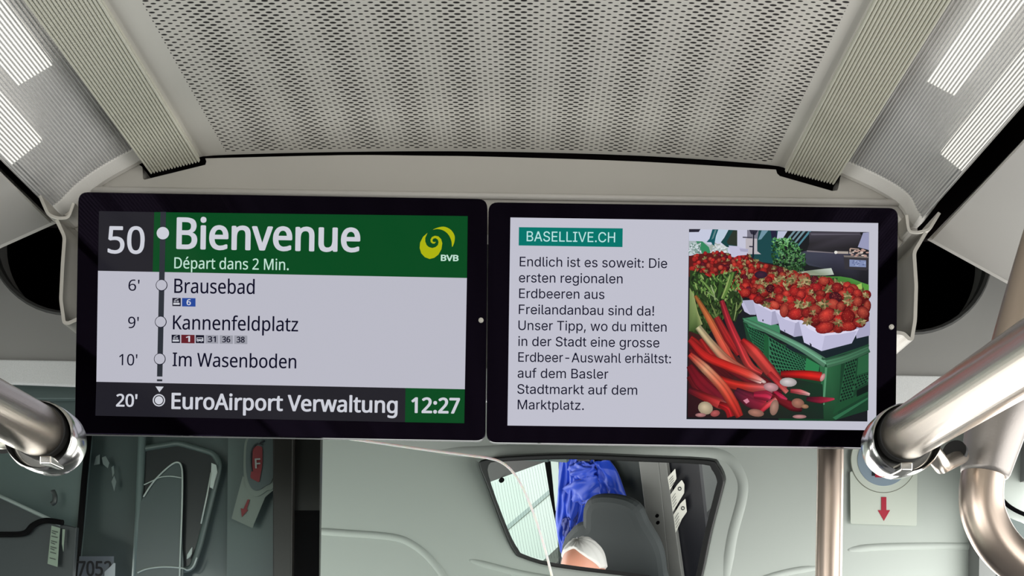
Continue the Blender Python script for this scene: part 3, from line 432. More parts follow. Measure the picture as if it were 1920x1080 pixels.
  'u': (410, [[182,-5,158,-3,135,2,115,11,97,23,82,39,69,59,60,82,54,109,53,139,53,379,114,379,114,144,116,117,124,94,137,75,154,61,175,53,200,50,218,51,234,55,249,62,263,71,274,83,283,97,290,113,295,132,296,153,296,379,357,379,357,0,298,0,298,92,307,92,294,60,277,35,257,17,234,5,209,-3]]),
  'w': (567, [[138,0,23,379,87,379,133,214,154,137,175,41,165,41,186,135,206,214,252,379,316,379,362,214,382,136,402,41,391,41,413,135,434,214,480,379,545,379,429,0,368,0,319,172,305,225,291,280,277,338,291,338,277,280,263,225,248,172,199,0]]),
  'z': (381, [[42,0,42,46,254,320,254,323,48,323,48,379,333,379,333,331,126,60,126,56,339,56,339,0]]),
  'ä': (390, [[160,-9,137,-7,115,-3,94,5,76,15,60,29,48,45,38,63,32,84,30,108,32,128,36,146,43,161,53,174,64,184,78,193,125,211,178,220,234,227,265,235,271,240,274,246,276,255,276,257,267,297,240,322,196,331,149,322,118,301,100,274,41,291,51,313,64,331,79,346,95,358,114,368,133,375,194,384,239,379,286,360,300,350,312,336,322,320,330,301,335,278,337,251,337,0,277,0,277,52,272,52,252,25,215,1],[170,45,192,47,211,51,228,59,242,68,254,80,263,93,270,108,274,122,276,138,276,190,259,182,231,176,200,171,175,168,134,159,103,139,97,130,93,118,92,105,102,72,130,52],[261,443,251,444,241,448,233,455,226,463,222,472,221,483,222,494,226,503,233,512,241,518,251,522,261,523,272,522,281,518,290,512,296,503,300,494,301,483,300,472,296,463,290,455,281,448,272,444],[117,443,107,444,97,448,89,455,82,463,78,472,77,483,78,494,82,503,89,512,97,518,107,522,117,523,128,522,138,518,146,512,152,503,156,494,158,483,156,472,152,463,146,455,138,448,128,444]]),
 },
}
# ---------------------------------------------------------------- bulkhead behind the displays
def circ(cx, cy, r, n=64, a0=0, a1=2*PI): return [(cx + r*math.cos(a0+(a1-a0)*k/n), cy + r*math.sin(a0+(a1-a0)*k/n)) for k in range(n)]
BD = 1.5
blk = thing('bulkhead', 'grey bulkhead with two round black openings behind the displays', 'bulkhead', P(930, 700, BD))
shape('panel', [[(-480, 325), (2430, 366), (2430, 724), (-480, 669)], circ(128, 440, 152), circ(1712, 478, 150)], BD, m_bulk, blk, thick=60, bevel=7, bres=3)
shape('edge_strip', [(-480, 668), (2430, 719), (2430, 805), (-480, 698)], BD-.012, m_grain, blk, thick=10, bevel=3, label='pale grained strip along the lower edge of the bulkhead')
for (cx_, cy_, r_) in ((128, 440, 152), (1712, 478, 150)):
    c = P(cx_, cy_, BD); R_ = r_*BD/F
    lathe_y('opening_lining', (c.x, c.y+.004, c.z), [(R_-.001, 0), (R_+.004, .001), (R_+.004, .16), (0.001, .17)], m_black, blk)
    lathe_y('opening_rim', (c.x, c.y-.003, c.z), [(R_+.001, .004), (R_-.003, .0), (R_-.008, .004), (R_-.008, .02)], mat('dark_grey_rim', (78, 78, 76), .5), blk)

# ---------------------------------------------------------------- hanging brackets at the display ends
def rnd_open(pts, r=7):
    out = [pts[0]]
    for i in range(1, len(pts)-1):
        p = Vector(pts[i]); a = Vector(pts[i-1])-p; b = Vector(pts[i+1])-p; q = min(r, a.length*.45, b.length*.45); A = p+a.normalized()*q; B = p+b.normalized()*q
        out += [tuple(A*(1-t)**2 + p*2*t*(1-t) + B*t*t) for t in (0, .33, .67, 1)]
    return out + [pts[-1]]
def bracket(paths, lab, web):
    t = thing('display_bracket', lab, 'bracket', P(*paths[0][0], 1.24))
    k = 1.24/F
    for nm, pts, hw in zip(('hook', 'arm'), paths, (3.2, 3.4)):
        pts = [Vector(p) for p in rnd_open(pts)]
        L_, R_ = [], []
        for i, p in enumerate(pts):
            d = (pts[min(len(pts)-1, i+1)] - pts[max(0, i-1)]).normalized(); n = Vector((-d.y, d.x))*hw; L_.append((p.x+n.x, p.y+n.y)); R_.append((p.x-n.x, p.y-n.y))
        n = len(L_); V = []; Fc = []
        for D in (1.235, 1.40):
            for q in (L_, R_):
                V += [P(x, y, 1.235) + Vector((0, D-1.235, 0)) for x, y in q]
        for i in range(n-1):
            Fc += [(i, i+1, n+i+1, n+i), (2*n+i, 3*n+i, 3*n+i+1, 2*n+i+1), (i, 2*n+i, 2*n+i+1, i+1), (n+i, n+i+1, 3*n+i+1, 3*n+i)]
        Fc += [(0, n, 3*n, 2*n), (n-1, 3*n-1, 4*n-1, 2*n-1)]
        obj(nm, V, Fc, m_alu, t, bevel=.0008)
    shape('web', web, 1.26, m_alu, t, thick=6, bevel=2)
bracket(([(74, 366), (90, 402), (108, 409), (128, 408), (138, 380)], [(106, 412), (121, 444), (117, 500), (114, 562), (120, 605), (128, 606), (150, 596)]), 'pale cast bracket holding the left end of the left display', [(122, 402), (150, 385), (150, 440)])
bracket(([(1700, 402), (1704, 434), (1720, 436), (1742, 431), (1762, 398)], [(1736, 436), (1714, 473), (1718, 536), (1716, 600), (1710, 636), (1704, 635), (1695, 625), (1676, 623)]), 'pale cast bracket holding the right end of the right display', [(1708, 430), (1680, 400), (1680, 470)])

# ---------------------------------------------------------------- displays
DD = 1.2
class Paint:
    """flat picture made of small coloured facets that lie on a display panel"""
    def __init__(s, y0): s.v = []; s.f = []; s.c = []; s.y = y0; s.k = 0
    def _pt(s, x, y):
        q = P(x, y, DD); return (q.x, s.y - s.k*1.5e-6, q.z)
    def poly(s, pts, col, cols=None):
        s.k += 1; b = len(s.v); s.v += [s._pt(x, y) for x, y in pts]; s.f.append(tuple(range(b, b+len(pts)))); s.c.append([lin(c) for c in cols] if cols else [lin(col)]*len(pts))
    def fan(s, pts, cen, cc, ce):
        s.k += 1; b = len(s.v); s.v.append(s._pt(*cen)); s.v += [s._pt(x, y) for x, y in pts]; n = len(pts)
        ces = ce if isinstance(ce, list) else [ce]*n
        for i in range(n): j = (i+1) % n; s.f.append((b, b+1+i, b+1+j)); s.c.append([lin(cc), lin(ces[i]), lin(ces[j])])
    def ell(s, x, y, a, b_, ang, col, cen=None, off=(0, 0), n=14, shp=None):
        pts = []
        for k in range(n):
            t = 2*PI*k/n; r = 1 if not shp else shp(t); u, v = a*math.cos(t)*r, b_*math.sin(t)*r
            pts.append((x + u*math.cos(ang) - v*math.sin(ang), y + u*math.sin(ang) + v*math.cos(ang)))
        s.fan(pts, (x+off[0], y+off[1]), cen or col, col)
    def ribbon(s, pts, ws, cols, edge=.55):
        pts = [Vector(p) for p in spline(pts, 5)]; n = len(pts)
        def lerp(arr, t):
            q = t*(len(arr)-1); i = min(int(q), len(arr)-2); k = q-i
            return arr[i]*(1-k)+arr[i+1]*k if not isinstance(arr[0], tuple) else tuple(a*(1-k)+c*k for a, c in zip(arr[i], arr[i+1]))
        rows = []; s.k += 1; b = len(s.v); rr = random.Random(len(s.v)); sk = [edge] + [e*rr.uniform(.72, 1.08) for e in (.9, 1, 1.05, 1.12, 1.05, .95, .85)] + [edge]
        for i, p in enumerate(pts):
            d = (pts[min(n-1, i+1)]-pts[max(0, i-1)]).normalized(); nn = Vector((-d.y, d.x)); w = lerp(ws, i/(n-1)); c = lerp(cols, i/(n-1))
            for t, e in zip((-1, -.75, -.5, -.25, 0, .25, .5, .75, 1), sk):
                q = p + nn*w*t; s.v.append(s._pt(q.x, q.y)); rows.append(lin(tuple(min(255, a*e) for a in c)))
        for i in range(n-1):
            for k in range(8):
                a = i*9+k; ids = (a, a+1, a+10, a+9); s.f.append(tuple(b+q for q in ids)); s.c.append([rows[q] for q in ids])
    def build(s, name, parent, label=None):
        o = obj(name, s.v, s.f, paint_mat(), parent, label=label); me = o.data
        at = me.color_attributes.new('picture', 'FLOAT_COLOR', 'CORNER'); flat = []
        for c in s.c:
            for q in c: flat += [*q, 1]
        if len(flat) == 4*len(me.loops): at.data.foreach_set('color', flat)
        return o
def paint_mat():
    if 'paint' in MATS: return MATS['paint']
    m = bpy.data.materials.new('backlit_picture'); m.use_nodes = True; nt = m.node_tree; b = nt.nodes['Principled BSDF']
    a = nt.nodes.new('ShaderNodeAttribute'); a.attribute_name = 'picture'
    b.inputs['Base Color'].default_value = (0, 0, 0, 1); b.inputs['Roughness'].default_value = .2; b.inputs['Specular IOR Level'].default_value = .1
    nt.links.new(a.outputs['Color'], b.inputs['Emission Color']); b.inputs['Emission Strength'].default_value = 1
    MATS['paint'] = m; return m
def scr(name, col): return mat('backlit_' + name, col, .12, spec=.1, emit=1.0)
s_white = scr('white', (186, 186, 198)); s_white2 = scr('cool_white', (192, 192, 205)); s_green = scr('green', (3, 72, 31)); s_dark = scr('charcoal', (34, 33, 40)); s_text = scr('text_white', (203, 205, 214))
s_ink = scr('ink', (17, 17, 38)); s_teal = scr('teal', (0, 116, 106)); s_blue = scr('blue', (36, 70, 150)); s_maroon = scr('maroon', (98, 28, 38)); s_grey = scr('badge_grey', (152, 153, 164)); s_yellow = scr('lime_yellow', (172, 178, 12)); s_ltext = scr('pale_green_text', (190, 224, 208)); s_line = scr('line_grey', (44, 48, 56))
def text(name, s, p0, p1, cap, m, parent, y, font='A', bold=0, label=None, D=None, capu=None, mapf=None):
    """one line of writing; p0 and p1 are the pixels of its baseline ends, cap the height of its capitals"""
    g = GLYPHS[font]; D = D or DD; x = 0; cs = []; xs = []
    for ch in s:
        adv, conts = g[ch]
        for c in conts: cs.append([(x + c[i], c[i+1]) for i in range(0, len(c), 2)]); xs += [x + v for v in c[0::2]]
        x += adv
    capu = capu or (573 if font == 'A' else max(g['E'][1][0][1::2]))
    x0, x1 = min(xs), max(xs); e = Vector((p1[0]-p0[0], p1[1]-p0[1])); Lp = e.length; e.normalize(); up = Vector((e.y, -e.x)); sx = Lp/(x1-x0); sy = cap/capu
    def area(c): return sum(c[i-1][0]*c[i][1] - c[i][0]*c[i-1][1] for i in range(len(c)))
    def within(p, c):
        r = False
        for i in range(len(c)):
            a, b = c[i-1], c[i]
            if (a[1] > p[1]) != (b[1] > p[1]) and p[0] < (a[0]-b[0])*(p[1]-b[1])/(a[1]-b[1]) + b[0]: r = not r
        return r
    v, f = [], []; gx = 0
    for ch in s:
        adv, conts = g[ch]; gc = [[(c[i], c[i+1]) for i in range(0, len(c), 2)] for c in conts]
        if gc:
            sg = area(max(gc, key=lambda c: abs(area(c)))) > 0
            outs = [c for c in gc if (area(c) > 0) == sg]; holes = [c for c in gc if (area(c) > 0) != sg]
            for oc in outs:
                vv, ff = fill2d([[((q[0]+gx-x0)*sx, q[1]*sy) for q in c] for c in [oc] + [h_ for h_ in holes if within(h_[0], oc)]])
                f += [tuple(i + len(v) for i in q) for q in ff]; v += vv
        gx += adv
    if bold:                               # heavier strokes: the same letters laid again a hair to every side
        n = len(v); v0 = v; f0 = f; v = []; f = []
        for k, (dx, dy) in enumerate(((0, 0), (-1, 0), (1, 0), (0, .7), (0, -.7), (-.75, .5), (.75, .5), (-.75, -.5), (.75, -.5))):
            v += [(a + dx*bold, b + dy*bold, c) for a, b, c in v0]; f += [tuple(i + k*n for i in q) for q in f0]
    W = []
    for u, w, _ in v:
        px, py = p0[0] + e.x*u + up.x*w, p0[1] + e.y*u + up.y*w
        q = (mapf or (lambda a, b: P(a, b, D)))(px, py)
        W.append((q.x, y, q.z) if y is not None else q - Vector((0, (len(W)//max(1, len(v)//9))*1e-5 if bold else 0, 0)))
    return obj(name, W, f, m, parent, label=label)
def flat(name, contours, m, parent, y, label=None, D=None):
    if not hasattr(contours[0][0], '__len__'): contours = [contours]
    v, f = fill2d([[(a, -b) for a, b in c] for c in contours])
    W = []
    for a, b, _ in v: q = P(a, -b, D or DD); W.append((q.x, y, q.z))
    return obj(name, W, f, m, parent, label=label)
def display(lab, TL, TR, BR, BL, sensor):
    t = thing('passenger_display', lab, 'display', P((BL[0]+BR[0])/2, (BL[1]+BR[1])/2, DD))
    shape('glass_front', rnd([TL, TR, BR, BL], 17), DD, m_frame, t, thick=5, bevel=1)
    g = .9
    shape('metal_rim', rnd([(TL[0]-g, TL[1]-g), (TR[0]+g, TR[1]-g), (BR[0]+g, BR[1]+g), (BL[0]-g, BL[1]+g)], 18), DD+.0038, m_chassis, t, thick=14)
    shape('rear_housing', rnd([(TL[0]+14, TL[1]+14), (TR[0]-14, TR[1]+14), (BR[0]-14, BR[1]-14), (BL[0]+14, BL[1]-14)], 12), DD+.012, m_back, t, thick=60, bevel=4)
    c = P(*sensor, DD); lathe_y('sensor', (c.x, c.y-.0015, c.z), [(.0001, -.0012), (.0014, -.001), (.0019, 0), (.0032, 0), (.0034, .002)], m_alu, t, seg=20, smooth=False)
    return t
L = display('left display showing the green route list and a departure clock', (148, 361), (913, 374), (909, 825), (141, 812), (902, 601))
R = display('right display showing the news text and a photo of strawberries', (917, 380), (1683, 391), (1678, 839), (913, 828), (1671, 613.5))
y1, y2, y3, y4 = DD-.0004, DD-.0008, DD-.0012, DD-.0016
scl = flat('screen', [(184, 508), (875.5, 521.5), (871.6, 730), (181, 716)], s_white, L, y1)
flat('line_number_block', [(186, 396), (289.5, 398), (286.5, 510), (184, 508)], s_dark, scl, y1)
flat('route_header', [(289.5, 398), (877, 405.5), (875.5, 521.5), (286.5, 510)], s_green, scl, y1)
flat('destination_bar', [(181, 716), (760.5, 727.6), (759.5, 791.8), (179, 779.5)], s_dark, scl, y1)
flat('clock_block', [(760.5, 727.6), (871.6, 730), (870.5, 793.7), (759.5, 791.8)], s_green, scl, y1)
flat('route_line', [(301.3, 397.7), (311.8, 397.8), (305, 706.5), (294.8, 706.3)], s_line, scl, y2)
flat('route_line', [(294.8, 711.5), (304.8, 711.7), (304.7, 715.4), (294.7, 715.2)], s_line, scl, y2)
flat('marker_arrow', [(292, 724.8), (307.4, 725.3), (299.3, 735.8)], s_text, scl, y2)
flat('stop_marker', circ(306, 438, 11.6, 40), s_text, scl, y3)
for x, y in ((303.7, 535.5), (302, 604.2), (300.3, 673.7)):
    o = flat('stop_marker', circ(x, y, 11, 40), s_ink, scl, y3); 
    v, f = fill2d([[(a, -b) for a, b in circ(x, y, 9.6, 40)]])
    flat('stop_marker', circ(x, y, 9.7, 40), s_white, scl, y4)
flat('stop_marker', [circ(298.6, 751, 11.6, 40), circ(298.6, 751, 9.4, 40)], s_text, scl, y3)
flat('stop_marker', circ(298.6, 751, 7.6, 40), s_text, scl, y3)
TX = [('50', (203.5, 475), (270.5, 476), 49.5, s_text, 1.1), ('Bienvenue', (333, 466.5), (673.5, 472.3), 57, s_text, 1.9), ('Départ dans 2 Min.', (327.5, 503.8), (541.5, 507.2), 20.5, s_ltext, .2),
      ('Brausebad', (327.5, 549.8), (477.5, 552), 26.5, s_ink, .28), ("6'", (241.5, 545.5), (262, 545.9), 20.5, s_ink, .12), ('Kannenfeldplatz', (325, 618), (559, 622), 26, s_ink, .28), ("9'", (240.8, 615.6), (260.5, 616), 21, s_ink, .12),
      ('Im Wasenboden', (324.3, 687), (555.5, 691.3), 25.3, s_ink, .28), ("10'", (224, 685.2), (258, 685.8), 20.8, s_ink, .12), ("20'", (219, 762.3), (257.5, 762.9), 22.8, s_text, .75), ('EuroAirport Verwaltung', (323, 766.7), (744.5, 774.4), 29, s_text, 1.05), ('12:27', (772.3, 774), (861, 775.3), 27.8, s_text, 1.25)]
for s, a, b, h_, m, bo in TX: text('text_line', s, a, b, h_, m, scl, y3, bold=bo)
for (x0, x1, yy, m, s) in ((341.7, 367, 559.2, s_blue, '6'), (340.3, 365.3, 628, s_maroon, '1'), (385.6, 409.7, 628.6, s_grey, '31'), (412.3, 437, 629, s_grey, '36'), (439.5, 464, 629.4, s_grey, '38')):
    flat('line_badge', [(x0, yy), (x1, yy+.4), (x1, yy+16.2), (x0, yy+15.8)], m, scl, y2); c = (x0+x1)/2; w = 3.6*len(s)
    text('badge_number', s, (c-w, yy+13.2), (c+w, yy+13.4), 10.5, s_ink if m is s_grey else s_text, scl, y3, bold=.45)
for x0, yy, kind in ((323.6, 559, 't'), (322.2, 628, 't'), (367.4, 628.5, 'b')):
    flat('vehicle_icon', [(x0, yy), (x0+15.8, yy+.3), (x0+15.8, yy+15.6), (x0, yy+15.3)], s_ink, scl, y2)
    q = [(x0+2, yy+13), (x0+2, yy+9.5), (x0+14, yy+9.6), (x0+14, yy+13)] if kind == 't' else [(x0+2, yy+11.5), (x0+2, yy+5), (x0+14, yy+5), (x0+14.4, yy+11.6)]
    flat('vehicle_icon', q, s_text, scl, y3)
    if kind == 't':
        for dx in (3, 8.2): flat('vehicle_icon', [(x0+dx, yy+8.6), (x0+dx, yy+5), (x0+dx+4, yy+5), (x0+dx+4, yy+8.6)], s_grey, scl, y3)
        flat('vehicle_icon', [(x0+4, yy+3.6), (x0+11, yy+1.2), (x0+11.5, yy+2), (x0+5, yy+4.4)], s_text, scl, y3)
    else:
        flat('vehicle_icon', [(x0+3.2, yy+8.5), (x0+3.2, yy+6.2), (x0+12.5, yy+6.2), (x0+13, yy+8.5)], s_ink, scl, y4)
        for dx in (4.5, 11): flat('vehicle_icon', circ(x0+dx, yy+11.8, 1.7, 12), s_grey, scl, y4)
def lg(pts): return [(760+x/9, 400+y/9) for x, y in pts]
flat('operator_logo', [tuple(v) for v in spline(lg([(465, 282), (550, 245), (650, 230), (740, 262), (800, 320), (835, 400), (825, 500), (790, 572), (780, 480), (745, 390), (690, 325), (620, 285), (540, 270)]), 3, True)], s_yellow, scl, y2)
flat('operator_logo', lg([(375, 335), (300, 400), (250, 500), (243, 590), (270, 680), (330, 745), (410, 775), (490, 755), (560, 700), (610, 610), (625, 510), (605, 440), (560, 395), (500, 383), (450, 405), (425, 450), (430, 490), (460, 515), (495, 515), (518, 485), (490, 490), (465, 483), (457, 455), (480, 428), (515, 425), (550, 450), (562, 490), (550, 540), (510, 575), (455, 590), (400, 575), (360, 540), (337, 480), (337, 420)]), s_yellow, scl, y2)
text('operator_name', 'BVB', (827.3, 489.6), (859.2, 490.1), 10.8, s_ltext, scl, y3, bold=.7)

scr_ = flat('screen', [(957, 408), (1646.5, 418.5), (1642.5, 807), (951.5, 798)], s_white2, R, y1)
flat('heading_block', [(973, 426.5), (1167.5, 428.8), (1167, 463.8), (972.5, 460.8)], s_teal, scr_, y2)
text('text_line', 'BASELLIVE.CH', (987.5, 453), (1153, 455.2), 18.6, scr('pale_text', (186, 226, 226)), scr_, y3, 'R', .05)
for s, a, b in (('Endlich ist es soweit: Die', (974.5, 500), (1250.5, 503.4)), ('ersten regionalen', (973, 530), (1167, 532.2)), ('Erdbeeren aus', (973.3, 559.5), (1133, 561.4)), ('Freilandanbau sind da!', (972.8, 589.5), (1226, 592.5)),
                ('Unser Tipp, wo du mitten', (972, 619.3), (1249.5, 622.6)), ('in der Stadt eine grosse', (971.8, 649.2), (1236, 652)), ('Erdbeer-Auswahl erhältst:', (971.8, 678.8), (1257.5, 681.8)), ('auf dem Basler', (970.6, 708.7), (1140.2, 710.7)), ('Stadtmarkt auf dem', (970, 738.7), (1194.4, 740.8)), ('Marktplatz.', (970.6, 767.8), (1094.5, 769.2))):
    text('text_line', s, a, b, 17.8, s_ink, scr_, y3, 'R', .1)
# ---------------------------------------------------------------- the market picture on the right display
random.seed(7)
pa = Paint(y2)
PT = [(1291.7, 430.2), (1629, 435.8), (1625.9, 790.7), (1286.9, 786.4)]
pa.poly(PT, (26, 28, 32))
def pz2(l): return [(1280+x/9, 425+y/9) for x, y in l]            # coordinates read from enlargements of the photograph
def pz3(l): return [(1450+x/9, 425+y/9) for x, y in l]
def pz4(l): return [(1380+x/6.75, 520+y/6.75) for x, y in l]
def pz5(l): return [(1280+x/7.717, 540+y/7.717) for x, y in l]
def pz6(l): return [(1280+x/7.717, 660+y/7.717) for x, y in l]
def pz7(l): return [(1440+x/6.75, 640+y/6.75) for x, y in l]
# background: stall, posts, parsley, scales
pa.poly([(1291.7, 430.2), (1400, 432), (1400, 480), (1291.4, 480)], (196, 200, 220))
pa.poly(pz2([(105, 45), (300, 45), (270, 95), (105, 98)]), (38, 38, 52))
pa.poly(pz2([(105, 245), (330, 250), (420, 300), (500, 320), (560, 340), (760, 350), (760, 470), (105, 470)]), (165, 178, 180))
pa.poly(pz2([(220, 250), (330, 255), (440, 350), (470, 450), (330, 470), (290, 360)]), (52, 132, 92))
for k in range(60): pa.ell(*pz2([(random.uniform(110, 300), random.uniform(270, 470))])[0], random.uniform(1, 4), random.uniform(.7, 2), random.uniform(0, 3), random.choice([(190, 205, 205), (120, 148, 140), (210, 220, 226), (96, 124, 116)]))
for k in range(40): pa.ell(*pz2([(random.uniform(470, 740), random.uniform(290, 460))])[0], random.uniform(2, 5), random.uniform(1, 2.4), random.uniform(0, 3), random.choice([(200, 206, 204), (160, 170, 160), (214, 220, 222)]))
pa.poly(pz2([(500, 50), (600, 52), (560, 160), (530, 330), (500, 310), (480, 270), (400, 265), (450, 210)]), (20, 84, 92))
pa.poly(pz2([(540, 60), (570, 60), (520, 200), (480, 230)]), (96, 130, 132))
pa.poly(pz2([(600, 52), (770, 60), (640, 270), (540, 265), (555, 180)]), (186, 204, 220))
pa.poly(pz2([(770, 60), (918, 66), (918, 362), (740, 350), (640, 270), (700, 190)]), (24, 66, 66))
pa.poly(pz2([(850, 70), (918, 70), (918, 330), (760, 300), (740, 260)]), (44, 52, 44))
pa.poly(pz2([(918, 60), (1640, 72), (1640, 640), (918, 560)]), (28, 70, 74))
pa.poly(pz2([(918, 60), (1085, 62), (1085, 420), (918, 420)]), (196, 196, 214))
pa.poly(pz2([(1085, 64), (1280, 66), (1250, 260), (1085, 210)]), (120, 118, 132))
pa.poly(pz2([(1060, 200), (1255, 210), (1255, 420), (1320, 470), (1060, 470)]), (184, 178, 184))
pa.poly(pz2([(1120, 60), (1270, 66), (1220, 150), (1150, 130)]), (44, 42, 58)); pa.poly(pz2([(1010, 175), (1170, 180), (1170, 200), (1010, 195)]), (66, 64, 78))
pa.poly(pz2([(1185, 100), (1205, 100), (1200, 520), (1170, 560)]), (26, 26, 40)); pa.poly(pz2([(1120, 330), (1200, 335), (1200, 355), (1120, 352)]), (36, 36, 56))
pa.poly(pz2([(1330, 70), (1440, 72), (1320, 220), (1270, 230)]), (110, 146, 162)); pa.poly(pz2([(1480, 70), (1580, 72), (1590, 210), (1500, 215)]), (36, 34, 60))
pa.poly([(1458, 434), (1476, 434), (1466, 450), (1456, 450)], (186, 190, 212))
for a in (0, 7, 14, 22): pa.poly([(1487+a*1.3, 434), (1492+a*1.3, 434), (1474+a, 455+a*.4), (1470+a, 455+a*.4)], (78, 128, 142) if a == 22 else (110, 138, 148))
pa.poly(pz3([(600, 95), (1450, 95), (1490, 160), (1430, 340), (1280, 440), (560, 415), (600, 300)]), (37, 35, 40), [(70, 66, 78), (66, 62, 72), (50, 48, 54), (34, 32, 36), (34, 32, 38), (44, 42, 48), (40, 38, 42)])
pa.poly(pz3([(620, 120), (1450, 130), (1480, 160), (1450, 140), (640, 150)]), (92, 88, 100))
pa.poly(pz3([(1510, 110), (1608, 100), (1608, 400), (1420, 350), (1470, 220)]), (150, 152, 184))
pa.poly(pz3([(540, 415), (1050, 440), (1290, 450), (1600, 470), (1600, 980), (1450, 930), (1040, 840), (1000, 740), (600, 660), (440, 560), (430, 450)]), (56, 56, 72), [(62, 62, 80)]*2 + [(40, 40, 48)]*2 + [(26, 26, 32)]*3 + [(40, 40, 52)] + [(60, 64, 78)]*3)
pa.poly(pz3([(1180, 500), (1590, 490), (1600, 720), (1560, 745), (1200, 720)]), (52, 50, 56)); pa.poly(pz3([(1280, 560), (1560, 575), (1560, 690), (1280, 680)]), (128, 140, 178))
for k in range(14): pa.ell(*pz3([(random.uniform(1300, 1540), random.uniform(580, 670))])[0], 2, 1, 0, random.choice([(160, 172, 204), (90, 100, 140)]))
pa.poly(pz3([(1180, 490), (1600, 510), (1600, 535), (1190, 520)]), (120, 112, 108)); pa.poly(pz3([(560, 405), (1010, 440), (1010, 455), (560, 430)]), (118, 112, 118))
pa.poly(pz3([(1070, 420), (1260, 425), (1260, 465), (1070, 460)]), (170, 160, 152)); pa.ell(*pz3([(1050, 440)])[0], 3, 3, 0, (225, 222, 216))
for q in ([(1280, 450), (1280, 380), (1300, 365), (1440, 380), (1440, 395), (1305, 385), (1300, 450)],): pa.poly(pz3(q), (176, 152, 140))
for k in range(26): pa.ell(*pz3([(random.uniform(1300, 1590), random.uniform(380, 510))])[0], 3, 1.4, 0, random.choice([(184, 150, 140), (206, 190, 180), (110, 96, 92)]))
for k in range(560):
    u = random.random(); v = random.random()**.9; x = 1440 + 18 + (u-.3)*62*(.55+.45*math.sin(v*2.6)) + v*14; y = 448 + v*64
    x = min(x, 1504 + (y-450)*.2); g = random.choice([(40, 84, 44), (64, 118, 60), (98, 152, 92), (26, 56, 34), (120, 172, 118), (18, 40, 26), (76, 130, 90)])
    k_ = 1.15 - .55*v
    pa.ell(x, y, random.uniform(1.2, 4.2), random.uniform(.8, 2.2), random.uniform(0, 3.1), tuple(min(255, c*k_) for c in g), n=6)
pa.poly(pz3([(400, 780), (600, 750), (860, 720), (970, 710), (1015, 820), (860, 835), (500, 830)]), (160, 172, 154), [(190, 190, 176), (128, 140, 120), (150, 164, 148), (196, 206, 196), (180, 190, 180), (140, 152, 130), (150, 150, 130)])
pa.poly(pz3([(600, 850), (1120, 850), (1300, 880), (1480, 950), (1600, 990), (1600, 1120), (600, 1080)]), (54, 112, 46), [(60, 90, 40), (70, 132, 56), (72, 138, 56), (80, 140, 66), (84, 144, 66), (60, 110, 40), (50, 90, 40)])
pa.poly(pz3([(980, 880), (1080, 870), (1060, 1000), (960, 990)]), (34, 84, 38)); pa.poly(pz3([(1260, 1060), (1480, 960), (1500, 1150), (1300, 1150)]), (156, 190, 92)); pa.poly([(1616.5, 531.5), (1628.2, 536), (1628, 556), (1619, 556)], (86, 150, 60))
# crate
pa.poly(pz5([(700, 640), (860, 420), (1400, 420), (1400, 1080), (1100, 1080)]), (22, 30, 32))
pa.poly([(1391, 596), (1440, 640), (1552, 665), (1628, 640), (1627, 770), (1560, 790.2), (1460, 789), (1400, 640)], (26, 62, 42))
pa.poly([(1470, 655), (1550, 680), (1628, 645), (1628, 610), (1500, 610)], (22, 34, 40))
def bil(q, u, v):
    a, b, c, d = [Vector(p) for p in q]; return (a*(1-u)+b*u)*(1-v) + (d*(1-u)+c*u)*v
def lattice(q, nu, nv, base, hole, skew=.35):
    pa.poly(q, base)
    for i in range(nu):
        for j in range(nv):
            o = .5*(j % 2)
            u0, u1 = (i+o+.14)/nu, (i+o+.86)/nu; v0, v1 = (j+.16)/nv, (j+.84)/nv
            if u1 > 1: continue
            s_ = skew/nu
            pa.poly([tuple(bil(q, u0, v0)), tuple(bil(q, u1, v0)), tuple(bil(q, min(1, u1+s_), v1)), tuple(bil(q, u0+s_, v1))], hole)
lattice([(1396, 609), (1433, 628), (1433, 688), (1424, 676)], 7, 11, (40, 104, 70), (14, 34, 28))
lattice([(1440, 632), (1511, 676), (1508, 699), (1441, 698)], 12, 8, (50, 116, 80), (14, 36, 30))
pa.poly([(1432, 626), (1440, 631), (1439, 700), (1431, 688)], (28, 86, 52))
pa.poly([(1511, 672), (1536, 686), (1533, 701), (1508, 698)], (44, 124, 76))
pa.poly([(1536, 686), (1552, 690), (1576, 682), (1570, 786), (1560, 790), (1538, 789), (1540, 740)], (36, 92, 58), [(50, 110, 72), (44, 98, 64), (34, 84, 54), (28, 64, 42), (26, 60, 40), (28, 60, 40), (40, 90, 60)])
pa.poly([(1546, 690), (1550, 690), (1545, 760), (1541, 760)], (82, 140, 104))
lattice([(1584, 680), (1606, 672), (1598, 748), (1572, 756)], 5, 13, (38, 88, 58), (16, 34, 28), .1)
lattice([(1604, 706), (1627, 700), (1627, 716), (1598, 734)], 5, 4, (38, 88, 58), (16, 34, 28), .1)
pa.poly([(1608, 672), (1627.6, 664), (1627.4, 698), (1605, 705)], (40, 92, 60)); pa.poly([(1568, 757), (1600, 745), (1627, 722), (1626.6, 740), (1560, 778)], (30, 76, 48))
pa.poly([(1605, 733), (1627, 722), (1627, 735), (1605, 745)], (14, 28, 24)); pa.poly([(1560, 784), (1626, 746), (1626, 750), (1566, 788)], (48, 104, 72))
pa.poly(pz5([(860, 450), (1050, 420), (1400, 560), (1400, 760), (1180, 650), (960, 570)]), (64, 128, 92))
pa.ribbon([(1394, 601), (1440, 622), (1500, 652), (1548, 683)], [4, 5, 6.5, 8.5], [(70, 130, 98), (88, 142, 112), (106, 158, 130), (100, 150, 120)], .7)
pa.ribbon([(1548, 683), (1585, 673), (1628, 655)], [8.5, 7.5, 7], [(84, 140, 106), (72, 124, 92), (64, 112, 84)], .65)
